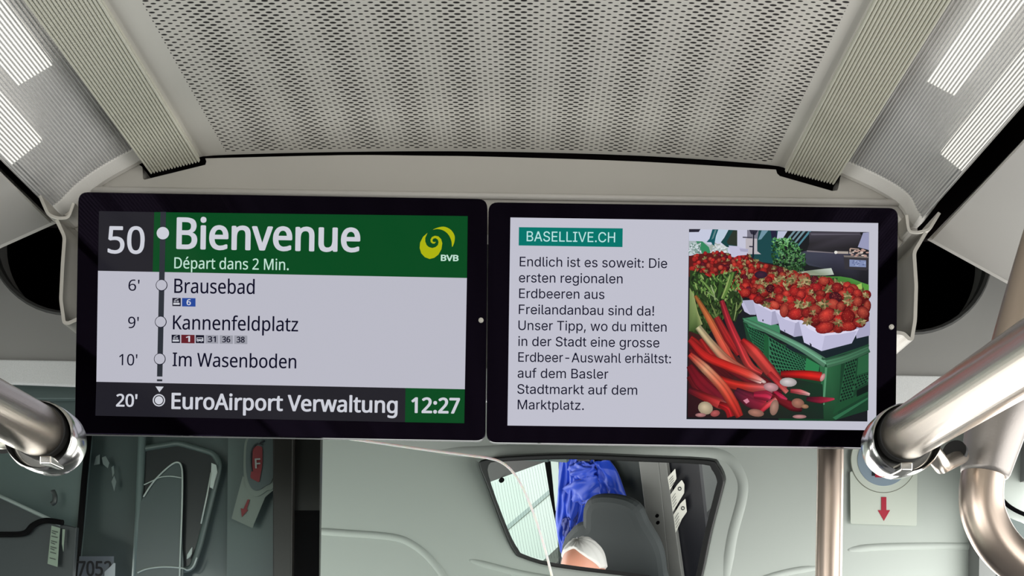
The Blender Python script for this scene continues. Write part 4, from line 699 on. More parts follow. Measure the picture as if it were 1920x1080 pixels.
pa.ribbon([(1540, 672), (1552, 673), (1628, 648)], [1.5, 1.6, 1.5], [(40, 84, 60), (44, 92, 66), (40, 84, 60)], .7)
# strawberries
SR = random.Random(3)
def berry(x, y, a, b, ang, tone=1.0, dark=False, cal=None, seeds=True):
    base = SR.choice([(128, 22, 28), (146, 26, 28), (112, 24, 26), (150, 40, 34)]) if not dark else (74, 18, 34); hi = SR.choice([(196, 44, 42), (204, 62, 52), (182, 38, 40), (200, 84, 66)]) if not dark else (122, 28, 44)
    j = SR.uniform(.86, 1.1)*tone; base = tuple(c*j*.92 for c in base); hi = tuple(min(255, c*j) for c in hi)
    pa.ell(x+.4, y+.8, a*1.05, b*1.06, ang, (78, 12, 16), n=14)
    pa.ell(x, y, a, b, ang, base, hi, (-a*.15, -b*.35), 16, lambda t: 1.06 - .16*math.cos(t)*math.cos(t)*(1 if math.cos(t) > 0 else .1))
    if a > 5 and seeds:
        for k in range(int(a*b*.22)):
            t = SR.uniform(0, 2*PI); r = math.sqrt(SR.random())*.85; u, v = a*r*math.cos(t), b*r*math.sin(t)
            pa.ell(x+u*math.cos(ang)-v*math.sin(ang), y+u*math.sin(ang)+v*math.cos(ang), .55, .4, ang, (214, 112, 78) if k % 3 else (96, 18, 20), n=4)
    if cal is not None: calyx(x + cal[0], y + cal[1], max(2.2, b*.62), SR.uniform(0, 6))
def calyx(x, y, r, a0):
    n = 8
    for k in range(n):
        a = a0 + 2*PI*k/n + SR.uniform(-.2, .2); L_ = r*SR.uniform(.75, 1.3); w = .28
        c = SR.choice([(138, 126, 84), (98, 100, 60), (170, 154, 110), (78, 78, 44), (122, 104, 70), (150, 96, 70)])
        pa.poly([(x, y), (x + L_*.55*math.cos(a-w*1.6), y + L_*.55*math.sin(a-w*1.6)), (x + L_*math.cos(a), y + L_*math.sin(a)*.9), (x + L_*.55*math.cos(a+w*1.6), y + L_*.55*math.sin(a+w*1.6))], c)
    pa.ell(x, y, r*.2, r*.16, 0, (160, 150, 104), n=6)
heap = [(1291.3, 482), (1305, 478), (1350, 474), (1372, 478), (1398, 474), (1410, 486), (1430, 494), (1465, 502), (1505, 520), (1548, 524), (1590, 540), (1628, 555), (1628, 618), (1600, 628), (1560, 630), (1540, 622), (1500, 605), (1480, 600), (1440, 582), (1415, 565), (1368, 548), (1360, 545), (1345, 543), (1291, 520)]
pa.poly(heap, (88, 26, 26))
def inside(x, y, q):
    r = False; j = len(q)-1
    for i in range(len(q)):
        if (q[i][1] > y) != (q[j][1] > y) and x < (q[j][0]-q[i][0])*(y-q[i][1])/(q[j][1]-q[i][1]) + q[i][0]: r = not r
        j = i
    return r
cand = []
for k in range(1500):
    x, y = SR.uniform(1291, 1628), SR.uniform(474, 628)
    if inside(x, y, heap): cand.append((y + SR.uniform(-3, 3), x, y))
cand.sort(); done = []
for _, x, y in cand:
    sz = 3.4 + max(0, (x-1400)*.012) + max(0, (y-480)*.055)
    if any((x-u)**2 + (y-v)**2 < (sz*.92)**2 for u, v in done[-220:]): continue
    done.append((x, y)); x_, s_ = x, sz
    if x - sz < 1291.5 or x + sz > 1628.3: continue
    if SR.random() < (.26 if y > 540 or x < 1380 else .5): calyx(x, y, sz*.95, SR.uniform(0, 6))
    else: berry(x, y, sz*SR.uniform(.95, 1.35), sz*SR.uniform(.8, 1.05), SR.uniform(-1.4, 1.4), SR.uniform(.85, 1.08), SR.random() < .07)
# punnets
def punnet(q, col=(196, 194, 222)):
    pa.poly(pz4(q), col)
PW = (188, 186, 214)
punnet([(0, 240), (70, 320), (200, 325), (235, 500), (160, 500), (90, 460)], PW); pa.poly(pz4([(70, 320), (190, 315), (230, 330), (235, 495), (165, 500)]), (170, 170, 196)); 
pa.poly(pz5([(660, 60), (780, 75), (850, 190), (850, 250), (720, 240)]), (92, 112, 84))
punnet([(200, 330), (300, 380), (400, 440), (480, 430), (515, 610), (420, 632), (260, 580), (235, 480)], PW); pa.poly(pz4([(440, 445), (480, 430), (515, 612), (425, 632)]), (164, 162, 190)); pa.poly(pz4([(200, 330), (210, 330), (430, 440), (480, 430), (485, 450), (430, 465), (215, 355)]), (212, 208, 232))
punnet([(475, 445), (560, 510), (650, 560), (830, 570), (825, 760), (720, 780), (540, 690)], PW); pa.poly(pz4([(730, 600), (830, 575), (825, 765), (705, 778)]), (166, 164, 192)); pa.poly(pz4([(475, 440), (530, 440), (600, 520), (740, 560), (780, 580), (740, 605), (600, 560), (490, 470)]), (212, 208, 232))
punnet([(1480, 660), (1670, 575), (1670, 760), (1500, 800)], (166, 164, 192))
punnet([(775, 580), (900, 640), (1080, 740), (1400, 710), (1530, 680), (1440, 860), (1060, 958), (840, 850)], (200, 198, 226)); pa.poly(pz4([(1100, 765), (1500, 700), (1440, 860), (1060, 958)]), (184, 182, 210)); pa.poly(pz4([(775, 575), (830, 580), (950, 650), (1090, 735), (1300, 715), (1530, 675), (1520, 700), (1300, 745), (1080, 765), (900, 680)]), (216, 212, 234))
pa.poly(pz4([(315, 560), (330, 560), (330, 585), (315, 580)]), (44, 42, 58)); pa.poly(pz4([(910, 850), (935, 875), (935, 900), (915, 890)]), (44, 42, 58)); pa.poly(pz4([(590, 690), (600, 690), (605, 715), (592, 712)]), (60, 60, 90))
FR = [(100, 220, 70, 50, 0, 1, 0), (265, 310, 48, 62, 1.4, .95, 0), (210, 195, 46, 40, .3, .8, 0), (340, 230, 50, 55, 1.2, .8, 0), (420, 170, 56, 50, .2, .75, 1), (520, 200, 60, 60, .2, 1.05, 0), (620, 240, 56, 46, 0, 1, 0), (720, 210, 60, 55, .4, 1.08, 0), (800, 250, 56, 54, .4, 1.05, 0), (910, 210, 60, 50, .3, .95, 0), (1000, 160, 62, 50, .5, 1.05, 0), (1050, 235, 66, 46, .1, .92, 0),
      (1090, 75, 70, 50, .2, 1.05, 0), (1260, 160, 70, 60, .1, 1, 0), (1420, 200, 60, 56, .5, 1, 0), (1340, 235, 70, 40, .1, 1.1, 0), (1510, 230, 60, 50, .3, 1, 0), (1620, 250, 56, 60, 1, .8, 0), (540, 300, 70, 60, .1, 1, 0), (470, 380, 70, 45, .5, 1, 0), (660, 315, 64, 46, .1, 1, 0), (770, 320, 50, 44, .3, .9, 0), (920, 320, 64, 44, .2, .9, 0), (1040, 300, 60, 40, .3, .95, 0), (1235, 285, 82, 62, .4, .7, 1), (1510, 340, 66, 64, .5, .95, 0), (1630, 400, 56, 80, .2, .85, 0),
      (590, 450, 56, 80, .15, .95, 0), (690, 400, 60, 50, -.4, 1, 0), (1210, 370, 80, 60, .5, 1, 0), (1300, 400, 60, 60, .3, .85, 0), (735, 490, 100, 70, -.25, 1.02, 0), (865, 480, 62, 60, .2, .92, 0), (975, 440, 84, 60, 0, .98, 0), (985, 560, 66, 80, .5, .8, 0), (1125, 510, 118, 78, -.5, 1.12, 0), (1390, 525, 84, 84, .2, .82, 0), (1580, 480, 84, 70, .9, .98, 0), (1100, 665, 118, 66, -.25, 1, 0), (1260, 690, 60, 40, .1, .7, 0), (1395, 650, 100, 54, -.02, .95, 0), (1530, 600, 76, 60, .2, .88, 0)]
for x, y, a, b, an, t, dk in FR:
    p = pz4([(x, y)])[0]
    if p[0] + a/6.75 > 1628: a = (1628-p[0])*6.75
    berry(p[0], p[1], a/6.75, b/6.75, an, t, bool(dk))
for x, y, r in ((770, 370, 62), (1095, 370, 74), (880, 585, 66), (1270, 605, 70), (1560, 590, 64), (1390, 350, 70), (1380, 270, 66), (920, 230, 50), (950, 480, 44), (600, 310, 44), (365, 375, 54), (300, 200, 50), (440, 260, 46), (1140, 190, 66), (880, 380, 54), (790, 130, 60), (650, 90, 60), (500, 90, 60), (1480, 430, 40), (1610, 260, 50), (1250, 480, 56), (700, 50, 56), (560, 40, 50), (830, 60, 60)):
    p = pz4([(x, y)])[0]; calyx(p[0], p[1], r/6.75, SR.uniform(0, 6))
pa.ell(*pz2([(1290, 860)])[0], 12, 7, 0, (40, 26, 44), (66, 34, 56))
pa.poly(pz2([(750, 370), (915, 385), (1085, 440), (1050, 530), (905, 540), (850, 570), (800, 560)]), (192, 190, 214)); pa.poly(pz2([(930, 420), (1080, 430), (1070, 480), (950, 470)]), (166, 164, 190))
# rhubarb leaves and stalks
pa.poly([(1291.2, 512), (1310, 516), (1330, 526), (1345, 520), (1379, 514), (1372, 532), (1366, 548), (1385, 556), (1388, 575), (1376, 608), (1350, 600), (1320, 640), (1288.6, 650)], (40, 58, 30))
for k in range(420):
    x, y = random.uniform(1292, 1386), random.uniform(514, 625)
    if x > 1340 and y > 606 - (x-1340)*.2 and x < 1362: continue
    if x + y > 1975 or (y < 522 and 1318 < x < 1345): continue
    g = random.choice([(52, 84, 38), (84, 122, 58), (112, 146, 74), (30, 46, 24), (60, 96, 44), (132, 158, 92), (24, 34, 20)]); sh = 1 if y < 570 else .7
    pa.ell(x, y, min(random.uniform(2, 7), (x-1290.5)), random.uniform(.8, 2), random.uniform(.6, 2.3), tuple(c*sh for c in g), n=8)
for a, b, w, c in (((1372, 516), (1352, 566), 4, (96, 132, 62)), ((1366, 520), (1350, 565), 2, (150, 174, 102)), ((1330, 540), (1338, 568), 2, (150, 170, 120)), ((1312, 530), (1336, 560), 2.4, (112, 146, 76)), ((1378, 572), (1373, 606), 1, (150, 168, 110)), ((1388, 572), (1376, 590), .8, (130, 150, 90)), ((1330, 575), (1342, 605), 1.4, (120, 136, 80)), ((1322, 552), (1344, 569), 1.2, (140, 164, 110)), ((1348, 535), (1345, 560), 4, (58, 92, 40))):
    pa.ribbon([a, ((a[0]+b[0])/2+1, (a[1]+b[1])/2), b], [w*.5, w, w*.6], [c, c, c], .8)
pa.poly([(1290.6, 545), (1297, 556), (1303, 585), (1313, 612), (1304, 625), (1289.4, 626)], (98, 118, 66), [(120, 140, 84), (140, 156, 100), (124, 144, 88), (130, 146, 90), (50, 70, 34), (60, 84, 40)])
pa.ribbon([(1297, 556), (1304, 588), (1313, 614)], [1, 1.4, 2], [(170, 180, 120), (150, 164, 104), (160, 166, 110)], .9)
pa.poly([(1289.4, 626), (1330, 640), (1420, 700), (1470, 712), (1538, 725), (1540, 789.4), (1286.9, 786.4)], (36, 20, 26), [(60, 24, 26), (60, 30, 28), (70, 30, 30), (34, 34, 34), (22, 52, 36), (24, 40, 34), (40, 14, 22)])
for a, b, c in (((1292, 660), (1330, 700), (1380, 730)), ((1300, 700), (1340, 735), (1380, 760)), ((1350, 690), (1400, 715), (1440, 730)), ((1392, 700), (1430, 722), (1460, 745)), ((1289, 710), (1310, 740), (1330, 760)), ((1380, 725), (1420, 740), (1462, 742)), ((1440, 745), (1480, 765), (1500, 770))): pa.ribbon([a, b, c], [5, 9, 6], [(96, 18, 26), (116, 24, 34), (70, 16, 28)], .5)
ST = [([(1291, 640), (1310, 655), (1340, 690), (1370, 716)], [7, 7, 6, 5], [(170, 36, 30), (150, 28, 30), (96, 20, 26), (80, 20, 28)]),
      ([(1312, 640), (1335, 672), (1365, 700)], [5, 6, 4], [(160, 36, 34), (176, 40, 40), (110, 24, 30)]),
      ([(1301, 560), (1325, 600), (1352, 650), (1375, 690), (1405, 712)], [3, 6, 8, 8, 6], [(140, 88, 44), (190, 104, 60), (206, 84, 66), (186, 56, 44), (170, 50, 44)]),
      ([(1340, 600), (1362, 640), (1382, 670)], [6, 8, 5], [(150, 44, 44), (176, 38, 40), (160, 30, 36)]),
      ([(1350, 569), (1364, 610), (1382, 650), (1402, 690), (1425, 705)], [4.5, 6.5, 7.5, 8, 5], [(150, 40, 52), (176, 40, 54), (190, 50, 58), (196, 62, 58), (168, 48, 50)]),
      ([(1388, 642), (1410, 664), (1440, 700), (1470, 732)], [5, 11, 11, 5], [(150, 20, 24), (206, 66, 60), (186, 60, 56), (140, 30, 40)]),
      ([(1306, 618), (1330, 648), (1360, 680), (1396, 704), (1424, 722)], [6, 7, 9, 9, 3], [(186, 180, 140), (190, 160, 124), (196, 116, 92), (200, 80, 70), (226, 190, 186)]),
      ([(1288.8, 642), (1320, 672), (1360, 690), (1400, 706), (1428, 719)], [5, 8, 8, 8, 2.5], [(150, 30, 32), (186, 36, 34), (196, 38, 32), (210, 70, 58), (220, 180, 176)]),
      ([(1460, 706), (1490, 706), (1515, 708), (1536, 711)], [6, 7.5, 8.5, 9], [(120, 16, 20), (176, 24, 24), (200, 34, 28), (190, 36, 36)]),
      ([(1320, 702), (1350, 718), (1390, 729), (1445, 733)], [3, 8, 9, 8], [(150, 28, 26), (190, 36, 30), (200, 50, 40), (206, 120, 130)]),
      ([(1375, 738), (1400, 752), (1420, 760), (1432, 763)], [8, 14, 16, 12], [(70, 20, 40), (112, 28, 50), (130, 28, 50), (170, 40, 56)]),
      ([(1410, 745), (1432, 746), (1442, 750)], [6, 10, 7], [(150, 26, 56), (176, 36, 66), (190, 60, 90)]),
      ([(1420, 778), (1435, 764), (1452, 752)], [4, 5.5, 4], [(150, 24, 44), (200, 60, 70), (206, 110, 110)]),
      ([(1289, 690), (1310, 720), (1345, 752), (1362, 775)], [6, 12, 12, 4], [(96, 14, 26), (120, 20, 34), (110, 22, 38), (70, 14, 26)]),
      ([(1288, 735), (1318, 748), (1345, 760), (1365, 770)], [6, 8, 10, 5], [(84, 18, 34), (150, 30, 34), (200, 60, 60), (226, 200, 190)]),
      ([(1345, 762), (1362, 770), (1368, 785)], [6, 8, 8], [(130, 14, 22), (186, 30, 36), (170, 26, 34)]),
      ([(1289, 669), (1320, 696), (1352, 730), (1372, 762), (1384, 786)], [5, 9, 10, 10, 7], [(180, 40, 36), (214, 150, 116), (214, 90, 66), (196, 52, 42), (160, 36, 34)]),
      ([(1438, 704), (1455, 722), (1472, 740)], [5, 5, 4.5], [(160, 34, 40), (180, 50, 54), (196, 110, 104)]),
      ([(1448, 738), (1462, 748), (1472, 753)], [3, 4.5, 1.5], [(150, 24, 50), (190, 40, 76), (180, 50, 80)]),
      ([(1478, 737), (1496, 739), (1514, 744)], [3.5, 5, 2.5], [(150, 40, 50), (206, 100, 104), (216, 190, 184)]),
      ([(1508, 752), (1535, 754), (1560, 752)], [4, 6.5, 1.5], [(60, 16, 34), (140, 28, 52), (196, 60, 84)])]
for pts, ws, cols in ST:
    pts = [(max(p[0], 1288+max(0, (787-p[1])*.02)), min(p[1], 785)) for p in pts]; pa.ribbon(pts, ws, cols)
for x, y, a, b, an, c in ((1474, 721, 16, 8.5, .05, (214, 206, 206)), (1442, 730, 14, 8, .15, (212, 160, 166)), (1320, 769, 14, 12, .3, (206, 186, 156)), (1448, 768, 8, 15, .2, (178, 136, 120)), (1492, 760, 12, 9, .2, (172, 118, 100)), (1505, 766, 7, 4, .1, (176, 130, 100)), (1414, 778, 15, 7, .15, (176, 122, 106)), (1338, 779, 9, 6, -.2, (186, 90, 90)), (1311, 782, 10, 3.8, 0, (190, 130, 130)), (1495, 785, 13, 3.6, 0, (196, 140, 140)), (1538, 712, 4, 8, .45, (222, 160, 160)), (1428, 720, 5, 3, .3, (226, 196, 190))):
    pa.ell(x, y, a, b, an, tuple(v*.72 for v in c), c, (-a*.15, -b*.2), 16)
pa.poly([(1390, 755), (1398, 751), (1402, 757), (1396, 761)], (206, 130, 150))
print('picture facets', pa.k)
pa.build('market_photo', scr_, 'picture of strawberries in white punnets with rhubarb')
# ---------------------------------------------------------------- grab rails
def frame_at(px, py, D): return P(px, py, D)
def rail(end_px, D, r, lab, side):
    c = P(*end_px, D); t = thing('grab_rail', lab, 'grab rail', c)
    tube('tube', [c, c + Vector((0, -1.2, 0)), c + Vector((0, -2.6, 0))], r, m_steel, t, seg=64)
    g = Vector((c.x, c.y, c.z - .0035)); k = r
    lathe_y('collar', g, [(.001, .030), (k+.0040, .030), (k+.0064, .025), (k+.0072, .012), (k+.0070, .003), (k+.0056, .000), (k+.0040, .003), (k+.0034, .009), (.001, .010)], m_chrome, t, seg=72)
    lathe_y('seal', c, [(k-.0001, -.0002), (k+.0009, .0002), (k+.0010, .006), (k-.002, .009)], m_rubber, t, seg=64)
    a = math.radians(-100 if side > 0 else -62); q = g + Vector((math.cos(a)*(k+.0042), 0, math.sin(a)*(k+.0042)))
    box('latch', (q.x-.0045, q.y-.010, q.z-.0032), (q.x+.0045, q.y+.010, q.z+.0032), m_chrome, t, bevel=.001)
    return t, g, c
RD = .72
t, g, c = rail((1702, 812), RD, .0206, 'thick steel grab rail running in from the right over the display corner', 1)
arm = tube('arm', [g + Vector((.022, .012, -.004)), g + Vector((.045, .04, -.012)), P(1802, 856, .80)], .0065, m_steel, t, seg=24)
tube('seal_ring', [P(1789, 846, .79), P(1793, 850, .795)], .0095, m_rubber, t, seg=24)
t2, g2, c2 = rail((70, 806), RD, .0204, 'steel grab rail running in from the left edge beside the display', -1)
tube('arm', [g2 + Vector((-.022, .012, -.002)), P(-10, 828, .80), P(-90, 826, .83)], .0065, m_steel, t2, seg=24)
tube('seal_ring', [P(4, 829, .79), P(-6, 829, .795)], .0095, m_rubber, t2, seg=24)
# right stanchion with its sleeve and bent lower tube
sp = thing('stanchion', 'bent steel stanchion with a grey sleeve at the right edge', 'handrail', P(1850, 1000, .82))
tube('upper_tube', [P(1990, 330, .84), P(1938, 500, .83), P(1885, 690, .82), P(1866, 780, .82)], .0170, m_steel_dull, sp, seg=48, smooth_pts=4)
a0, a1 = P(1880, 748, .82), P(1846, 890, .82); d = (a1-a0).normalized()
tube('sleeve', [a0 - d*.004, a0, a0 + d*.004, a0.lerp(a1, .5), a1 - d*.003, a1, a1 + d*.001], [.0225, .0262, .0268, .0242, .0205, .0195, .0175], m_sleeve, sp, seg=56)
tube('lower_tube', [P(1848, 870, .82), P(1840, 915, .82), P(1844, 965, .82), P(1870, 1018, .82), P(1915, 1062, .82), P(1985, 1110, .82)], .0180, m_steel_dull, sp, seg=48, smooth_pts=6)
# vertical pole behind the right display
vp = tube('handrail_pole', [P(1557, 860, 1.32) + Vector((0, 0, z)) for z in (.20, .15, .1, 0, -.1, -.3, -.7)], .0180, m_steel_dull, seg=64); tag(vp, 'straight vertical steel pole dropping below the right display', 'pole')

# ---------------------------------------------------------------- front cover with the mirror pocket
PD = 2.56
pocket = [(900, 873), (907, 865), (948, 859), (1070, 854.5), (1205, 859.5), (1324, 865), (1343, 875), (1354, 898), (1351, 919), (1330, 1000), (1312, 1085), (1300, 1100), (1205, 1083), (1042, 1062), (980, 1045), (966, 1035), (948, 998), (915, 911)]
big = [(x + (x-1130)*.035 + (0), y + (y-960)*.05) for x, y in pocket]
fc = thing('front_cover', 'grey green moulded cover panel over the windscreen around the mirror', 'panel', P(1200, 1150, PD))
shape('shell', [[(570, 600), (2150, 600), (2150, 1150), (570, 1150)], [tuple(v) for v in spline(big, 3, True)]], PD, m_front, fc, thick=60, bevel=14, bres=5, smooth=False)
def crease(pts, r=6, lab=None, out=3.2):
    k = PD/F; q = spline(pts, 6); n = len(q)
    tube('crease', [P(x, y, PD) + Vector((0, (r-out*min(1, .0+min(i, n-1-i)/4+.02))*k, 0)) for i, (x, y) in enumerate(q)], r*k, m_front, fc, seg=24)
crease([(560, 994), (640, 999), (735, 1007), (775, 1022), (808, 1050), (835, 1089), (850, 1140)], 9)
crease([(880, 1050), (930, 1064), (990, 1078), (1080, 1092)], 8)
crease([(1400, 1094), (1480, 1072), (1540, 1064)], 8)
crease([(1590, 1031), (1640, 1026), (1720, 1024), (1800, 1024), (1950, 1026)], 9)
# soft rolled bead above the mirror
for pts, r, o_ in (([(820, 848), (900, 846), (1000, 841), (1130, 840), (1300, 846), (1360, 856), (1388, 890), (1392, 930), (1372, 1010), (1360, 1100)], 20, 2.6), ):
    crease(pts, r, out=o_)
# top fold of the cover above
mir = thing('interior_mirror', 'wide trapezoid driver mirror in a black rimmed pocket below the displays', 'mirror', on_mirror(1130, 1080))
glass = [(916, 872), (948, 865), (1070, 861), (1205, 866), (1318, 871), (1334, 880), (1344, 900), (1341, 919), (1321, 1000), (1303, 1085), (1292, 1094), (1205, 1077), (1042, 1056), (984, 1040), (972, 1030), (954, 996), (922, 911)]
m_mirror = mat('mirror_silver', (240, 243, 242), 0.0, metal=1.0)
gl = [tuple(v) for v in spline(glass, 3, True)]
shape('mirror_glass', gl, 2.44, m_mirror, mir, thick=3, mapf=lambda x, y: on_mirror(x, y), direc=tuple(-MN))
ho = [tuple(v) for v in spline(pocket, 3, True)]
shape('mirror_housing', ho, 2.44, mat('mirror_black_plastic', (18, 19, 19), .45), mir, thick=36, bevel=3, mapf=lambda x, y: on_mirror(x, y) , direc=tuple(-MN), label='black mirror housing').location += Vector((-MN.x, -MN.y, -MN.z))*.004
lt = [(916, 874), (911, 885), (919, 912), (952, 1000), (968, 1030), (972, 1029), (955, 996), (923, 911), (918, 884), (928, 869)]
# pocket wall behind
shape('pocket_wall', [(860, 820), (1400, 820), (1400, 1140), (860, 1140)], 2.72, mat('pocket_dark', (30, 32, 31), .8), fc, thick=6)

# right sticker
m_stk = mat('sticker_pale_green', (204, 212, 200), .5); m_blue_d = mat('sticker_blue_grey', (140, 158, 172), .5); m_red = mat('sticker_red', (172, 24, 52), .5); m_ink = mat('sticker_black', (18, 22, 28), .5)
SD = PD - .012
st = thing('safety_sticker', 'pale square sticker with red down arrow under the right grab rail', 'sticker', P(1657, 985, SD))
shape('backing', rnd([(1594, 884), (1720, 886), (1719, 986), (1595, 982)], 3), SD, m_stk, st, thick=.8)
shape('disc', circ(1657, 862, 61), SD-.0012, m_stk, st, thick=.8)
shape('ring_line', [circ(1657, 862, 62.3, 64), circ(1657, 862, 61, 64)], SD-.0014, mat('ring_grey', (118, 122, 108), .6), st, thick=.8)
shape('blue_disc', circ(1657, 862, 49), SD-.0026, m_blue_d, st, thick=.8)
shape('extinguisher_symbol', rnd([(1641, 845), (1645, 838), (1669, 838), (1673, 845), (1673, 895), (1641, 895)], 2), SD-.0040, m_red, st, thick=.8)
tube('hose_symbol', [P(*q, SD-.004) for q in spline([(1655, 832), (1636, 828), (1628, 838), (1628, 850), (1634, 868), (1638, 886)], 5)], .0022, m_ink, st, seg=10)
shape('hose_symbol', [(1635, 885), (1641, 885), (1641, 892), (1635, 892)], SD-.004, m_ink, st, thick=.8)
text('letter', 'F', (1652, 880), (1663, 880), 24, mat('sticker_white', (220, 220, 216), .5), st, None, D=SD-.0050, bold=.6)
shape('arrow', [(1652.5, 932), (1662, 932), (1662, 956.5), (1669, 956.5), (1657.5, 976.5), (1646, 956.5), (1652.5, 956.5)], SD-.0014, m_red, st, thick=.8)
# far right pillar trim
wt = thing('pillar_trim', 'rounded pale trim with a dark seal at the lower right edge', 'trim', P(1900, 960, 2.3))
shape('trim_cover', [tuple(v) for v in spline([(1890, 850), (1925, 838), (2000, 850), (2000, 985), (1930, 965), (1895, 948), (1876, 925), (1878, 890)], 5, True)], 2.3, m_front, wt, thick=30, bevel=12, bres=4)
tube('seal', [P(*q, 2.285) for q in spline([(1872, 928), (1893, 950), (1930, 968), (2000, 990)], 5)], .005, m_black, wt, seg=12)

# ---------------------------------------------------------------- driver's cab side on the left, behind its glass
m_dk = mat('cab_dark_panel', (76, 88, 87), .22, spec=.35, coat=.2); m_dk2 = mat('cab_side_wall', (96, 112, 110), .4); m_dk3 = mat('cab_locker', (46, 52, 55), .4)
m_dk4 = mat('cab_door_black', (36, 34, 32), .3); m_dk5 = mat('cab_panel_mid', (84, 98, 95), .35)
LD = 1.60
cb = thing('cab_wall', 'dark green grey wall of the driver cab at the lower left', 'panel', P(300, 1092, LD))
shape('wall_panel', [(-200, 600), (172, 600), (164, 830), (140, 1089), (-200, 1089)], LD, m_dk2, cb, thick=20)
shape('wall_panel', [(160, 600), (470, 600), (440, 1089), (128, 1089)], LD+.03, m_dk, cb, thick=20)
shape('wall_panel', [(430, 600), (530, 600), (520, 1089), (425, 1089)], LD+.02, m_dk5, cb, thick=20)
shape('head_rail', [(-200, 690), (172, 690), (172, 746), (-200, 746)], LD-.02, mat('cab_head_rail', (104, 120, 118), .5), cb, thick=16, bevel=2)
tube('seam', [P(*q, LD-.004) for q in ((167, 812), (158, 900), (150, 1000), (140, 1089))], .005, m_black, cb, seg=12)
tube('edge_trim', [P(*q, LD+.012) for q in ((272, 600), (266, 830), (261, 960), (254, 1089))], .0065, m_dk2, cb, seg=14)
shape('door_post', [(514, 600), (548, 600), (544, 1089), (514, 1089)], LD-.03, m_dk4, cb, thick=20, bevel=3)
shape('door_post', [(545, 600), (603, 600), (595, 1089), (540, 1089)], LD-.01, mat('cab_door_dark', (30, 30, 28), .25), cb, thick=20, bevel=2)
shape('dark_window', [(548, 957), (599, 957), (598, 1089), (546, 1089)], LD-.014, m_black, cb, thick=2)
lk = thing('cab_locker', 'dark locker box below a pale edge at the lower left corner', 'locker', P(60, 1089, LD-.1))
shape('body', [(-250, 870), (0, 932), (110, 983), (141, 990), (134, 1089), (-250, 1089)], LD-.09, m_dk3, lk, thick=12, bevel=2)
tube('edge_trim', [P(*q, LD-.09) for q in ((-250, 866), (0, 930), (114, 984))], .0032, mat('pale_trim', (150, 160, 158), .4), lk, seg=12)
tube('cable', [P(*q, LD-.095) for q in spline([(-60, 1002), (0, 1002), (45, 1000), (62, 985), (85, 976), (118, 980)], 5)], .0045, m_black, lk, seg=12)
hk = tube('coat_hook', [P(*q, LD-.02) for q in spline([(99, 920), (103, 930), (102, 941), (97, 945)], 4)], .004, mat('hook_grey', (60, 66, 66), .35), seg=12); tag(hk, 'small dark hook on the cab wall above the locker', 'hook')
sl = thing('label_strip', 'tilted pale sticker strip with lines of tiny print on the locker', 'sticker', P(100, 1060, LD-.1))
shape('backing', [(96.5, 985.5), (112.5, 990), (107.5, 1063), (89, 1057)], LD-.1, mat('label_green', (150, 164, 148), .6), sl, thick=1)
for i, (y, n) in enumerate(((994, 2), (1004, 1), (1013, 2), (1024, 2), (1034, 1), (1045, 1))):
    for k in range(n):
        yy = y + k*3.4; x0 = 97 - (yy-985)*.085; shape('print_line', [(x0+1, yy), (x0+12-k*4, yy+3), (x0+12-k*4, yy+4.8), (x0+1, yy+1.8)], LD-.1015, mat('label_print', (70, 78, 72), .6), sl, thick=.6)
sl2 = shape('label_strip', [(117, 992), (121.5, 992.5), (118.5, 1034), (116, 1020)], LD-.1, mat('label_green', (150, 164, 148), .6), thick=1); tag(sl2, 'narrow pale sticker sliver right of the tilted label strip', 'sticker')
nb = thing('number_plate', 'grey plate numbered 7052 at the bottom left', 'number plate', P(178, 1090, LD))
shape('plate', [(145, 1043), (213, 1043), (213, 1092), (142, 1092)], LD-.006, mat('plate_grey', (112, 118, 128), .5), nb, thick=2)
text('number', '7052', (146, 1079.5), (209, 1079.5), 27, mat('plate_ink', (10, 12, 18), .6), nb, None, D=LD-.008, bold=.9)
shape('torn_corner', [(213.5, 1055.5), (216, 1056), (214.5, 1100), (194, 1100), (196, 1072), (203, 1066)], LD-.010, mat('torn_white', (190, 196, 200), .4), nb, thick=1)  # white highlight over the last digit, painted as a pale shape
# the mirror as reflected in the dark glass, built as dark shapes
rc = thing('cab_recess', 'black recessed opening with pale curved edges in the cab wall', 'recess', P(340, 1090, LD))
rp = rnd([(268, 842), (335, 831), (400, 850), (411, 868), (408, 888), (375, 1020), (360, 1066), (340, 1069), (258, 1074), (262, 950)], 9)
shape('opening', rp, LD+.014, mat('recess_black', (26, 32, 34), .3), rc, thick=3)
tube('rim', [P(*q, LD+.016) for q in rp], .0055, mat('recess_rim', (82, 96, 93), .4), rc, seg=12, closed=True)
shape('folding_screen', [tuple(v) for v in spline([(268, 934), (290, 900), (322, 872), (334, 867), (340, 874), (342, 900), (340, 1000), (337, 1092), (256, 1092), (262, 960)], 4, True)], LD+.006, mat('screen_grey', (72, 84, 84), .3), rc, thick=4)
m_rimw = mat('pale_edge', (186, 196, 190), .35)
tube('screen_edge', [P(*q, LD+.004) for q in spline([(269, 932), (283, 910), (300, 890), (322, 871), (334, 867), (340, 874), (342, 896), (341, 960), (338, 1040), (336, 1100)], 5)], .0014, m_rimw, rc, seg=10)
tube('screen_edge', [P(*q, LD+.004) for q in spline([(258, 1074), (275, 1067), (305, 1063), (340, 1065), (352, 1069), (362, 1062), (369, 1045)], 5)], .0014, m_rimw, rc, seg=10)
tube('screen_edge', [P(*q, LD+.003) for q in spline([(270, 909), (285, 902), (300, 895), (320, 893), (340, 896)], 5)], .0009, m_rimw, rc, seg=8)
tube('handle_bar', [P(*q, LD+.004) for q in ((396, 886), (388, 930), (377, 982))], .0013, m_rimw, rc, seg=8)
shape('handle_bar', [(397, 869), (404, 872), (406, 885), (402, 899), (398, 915), (394, 913), (396, 890)], LD+.004, m_rimw, rc, thick=4, bevel=1)
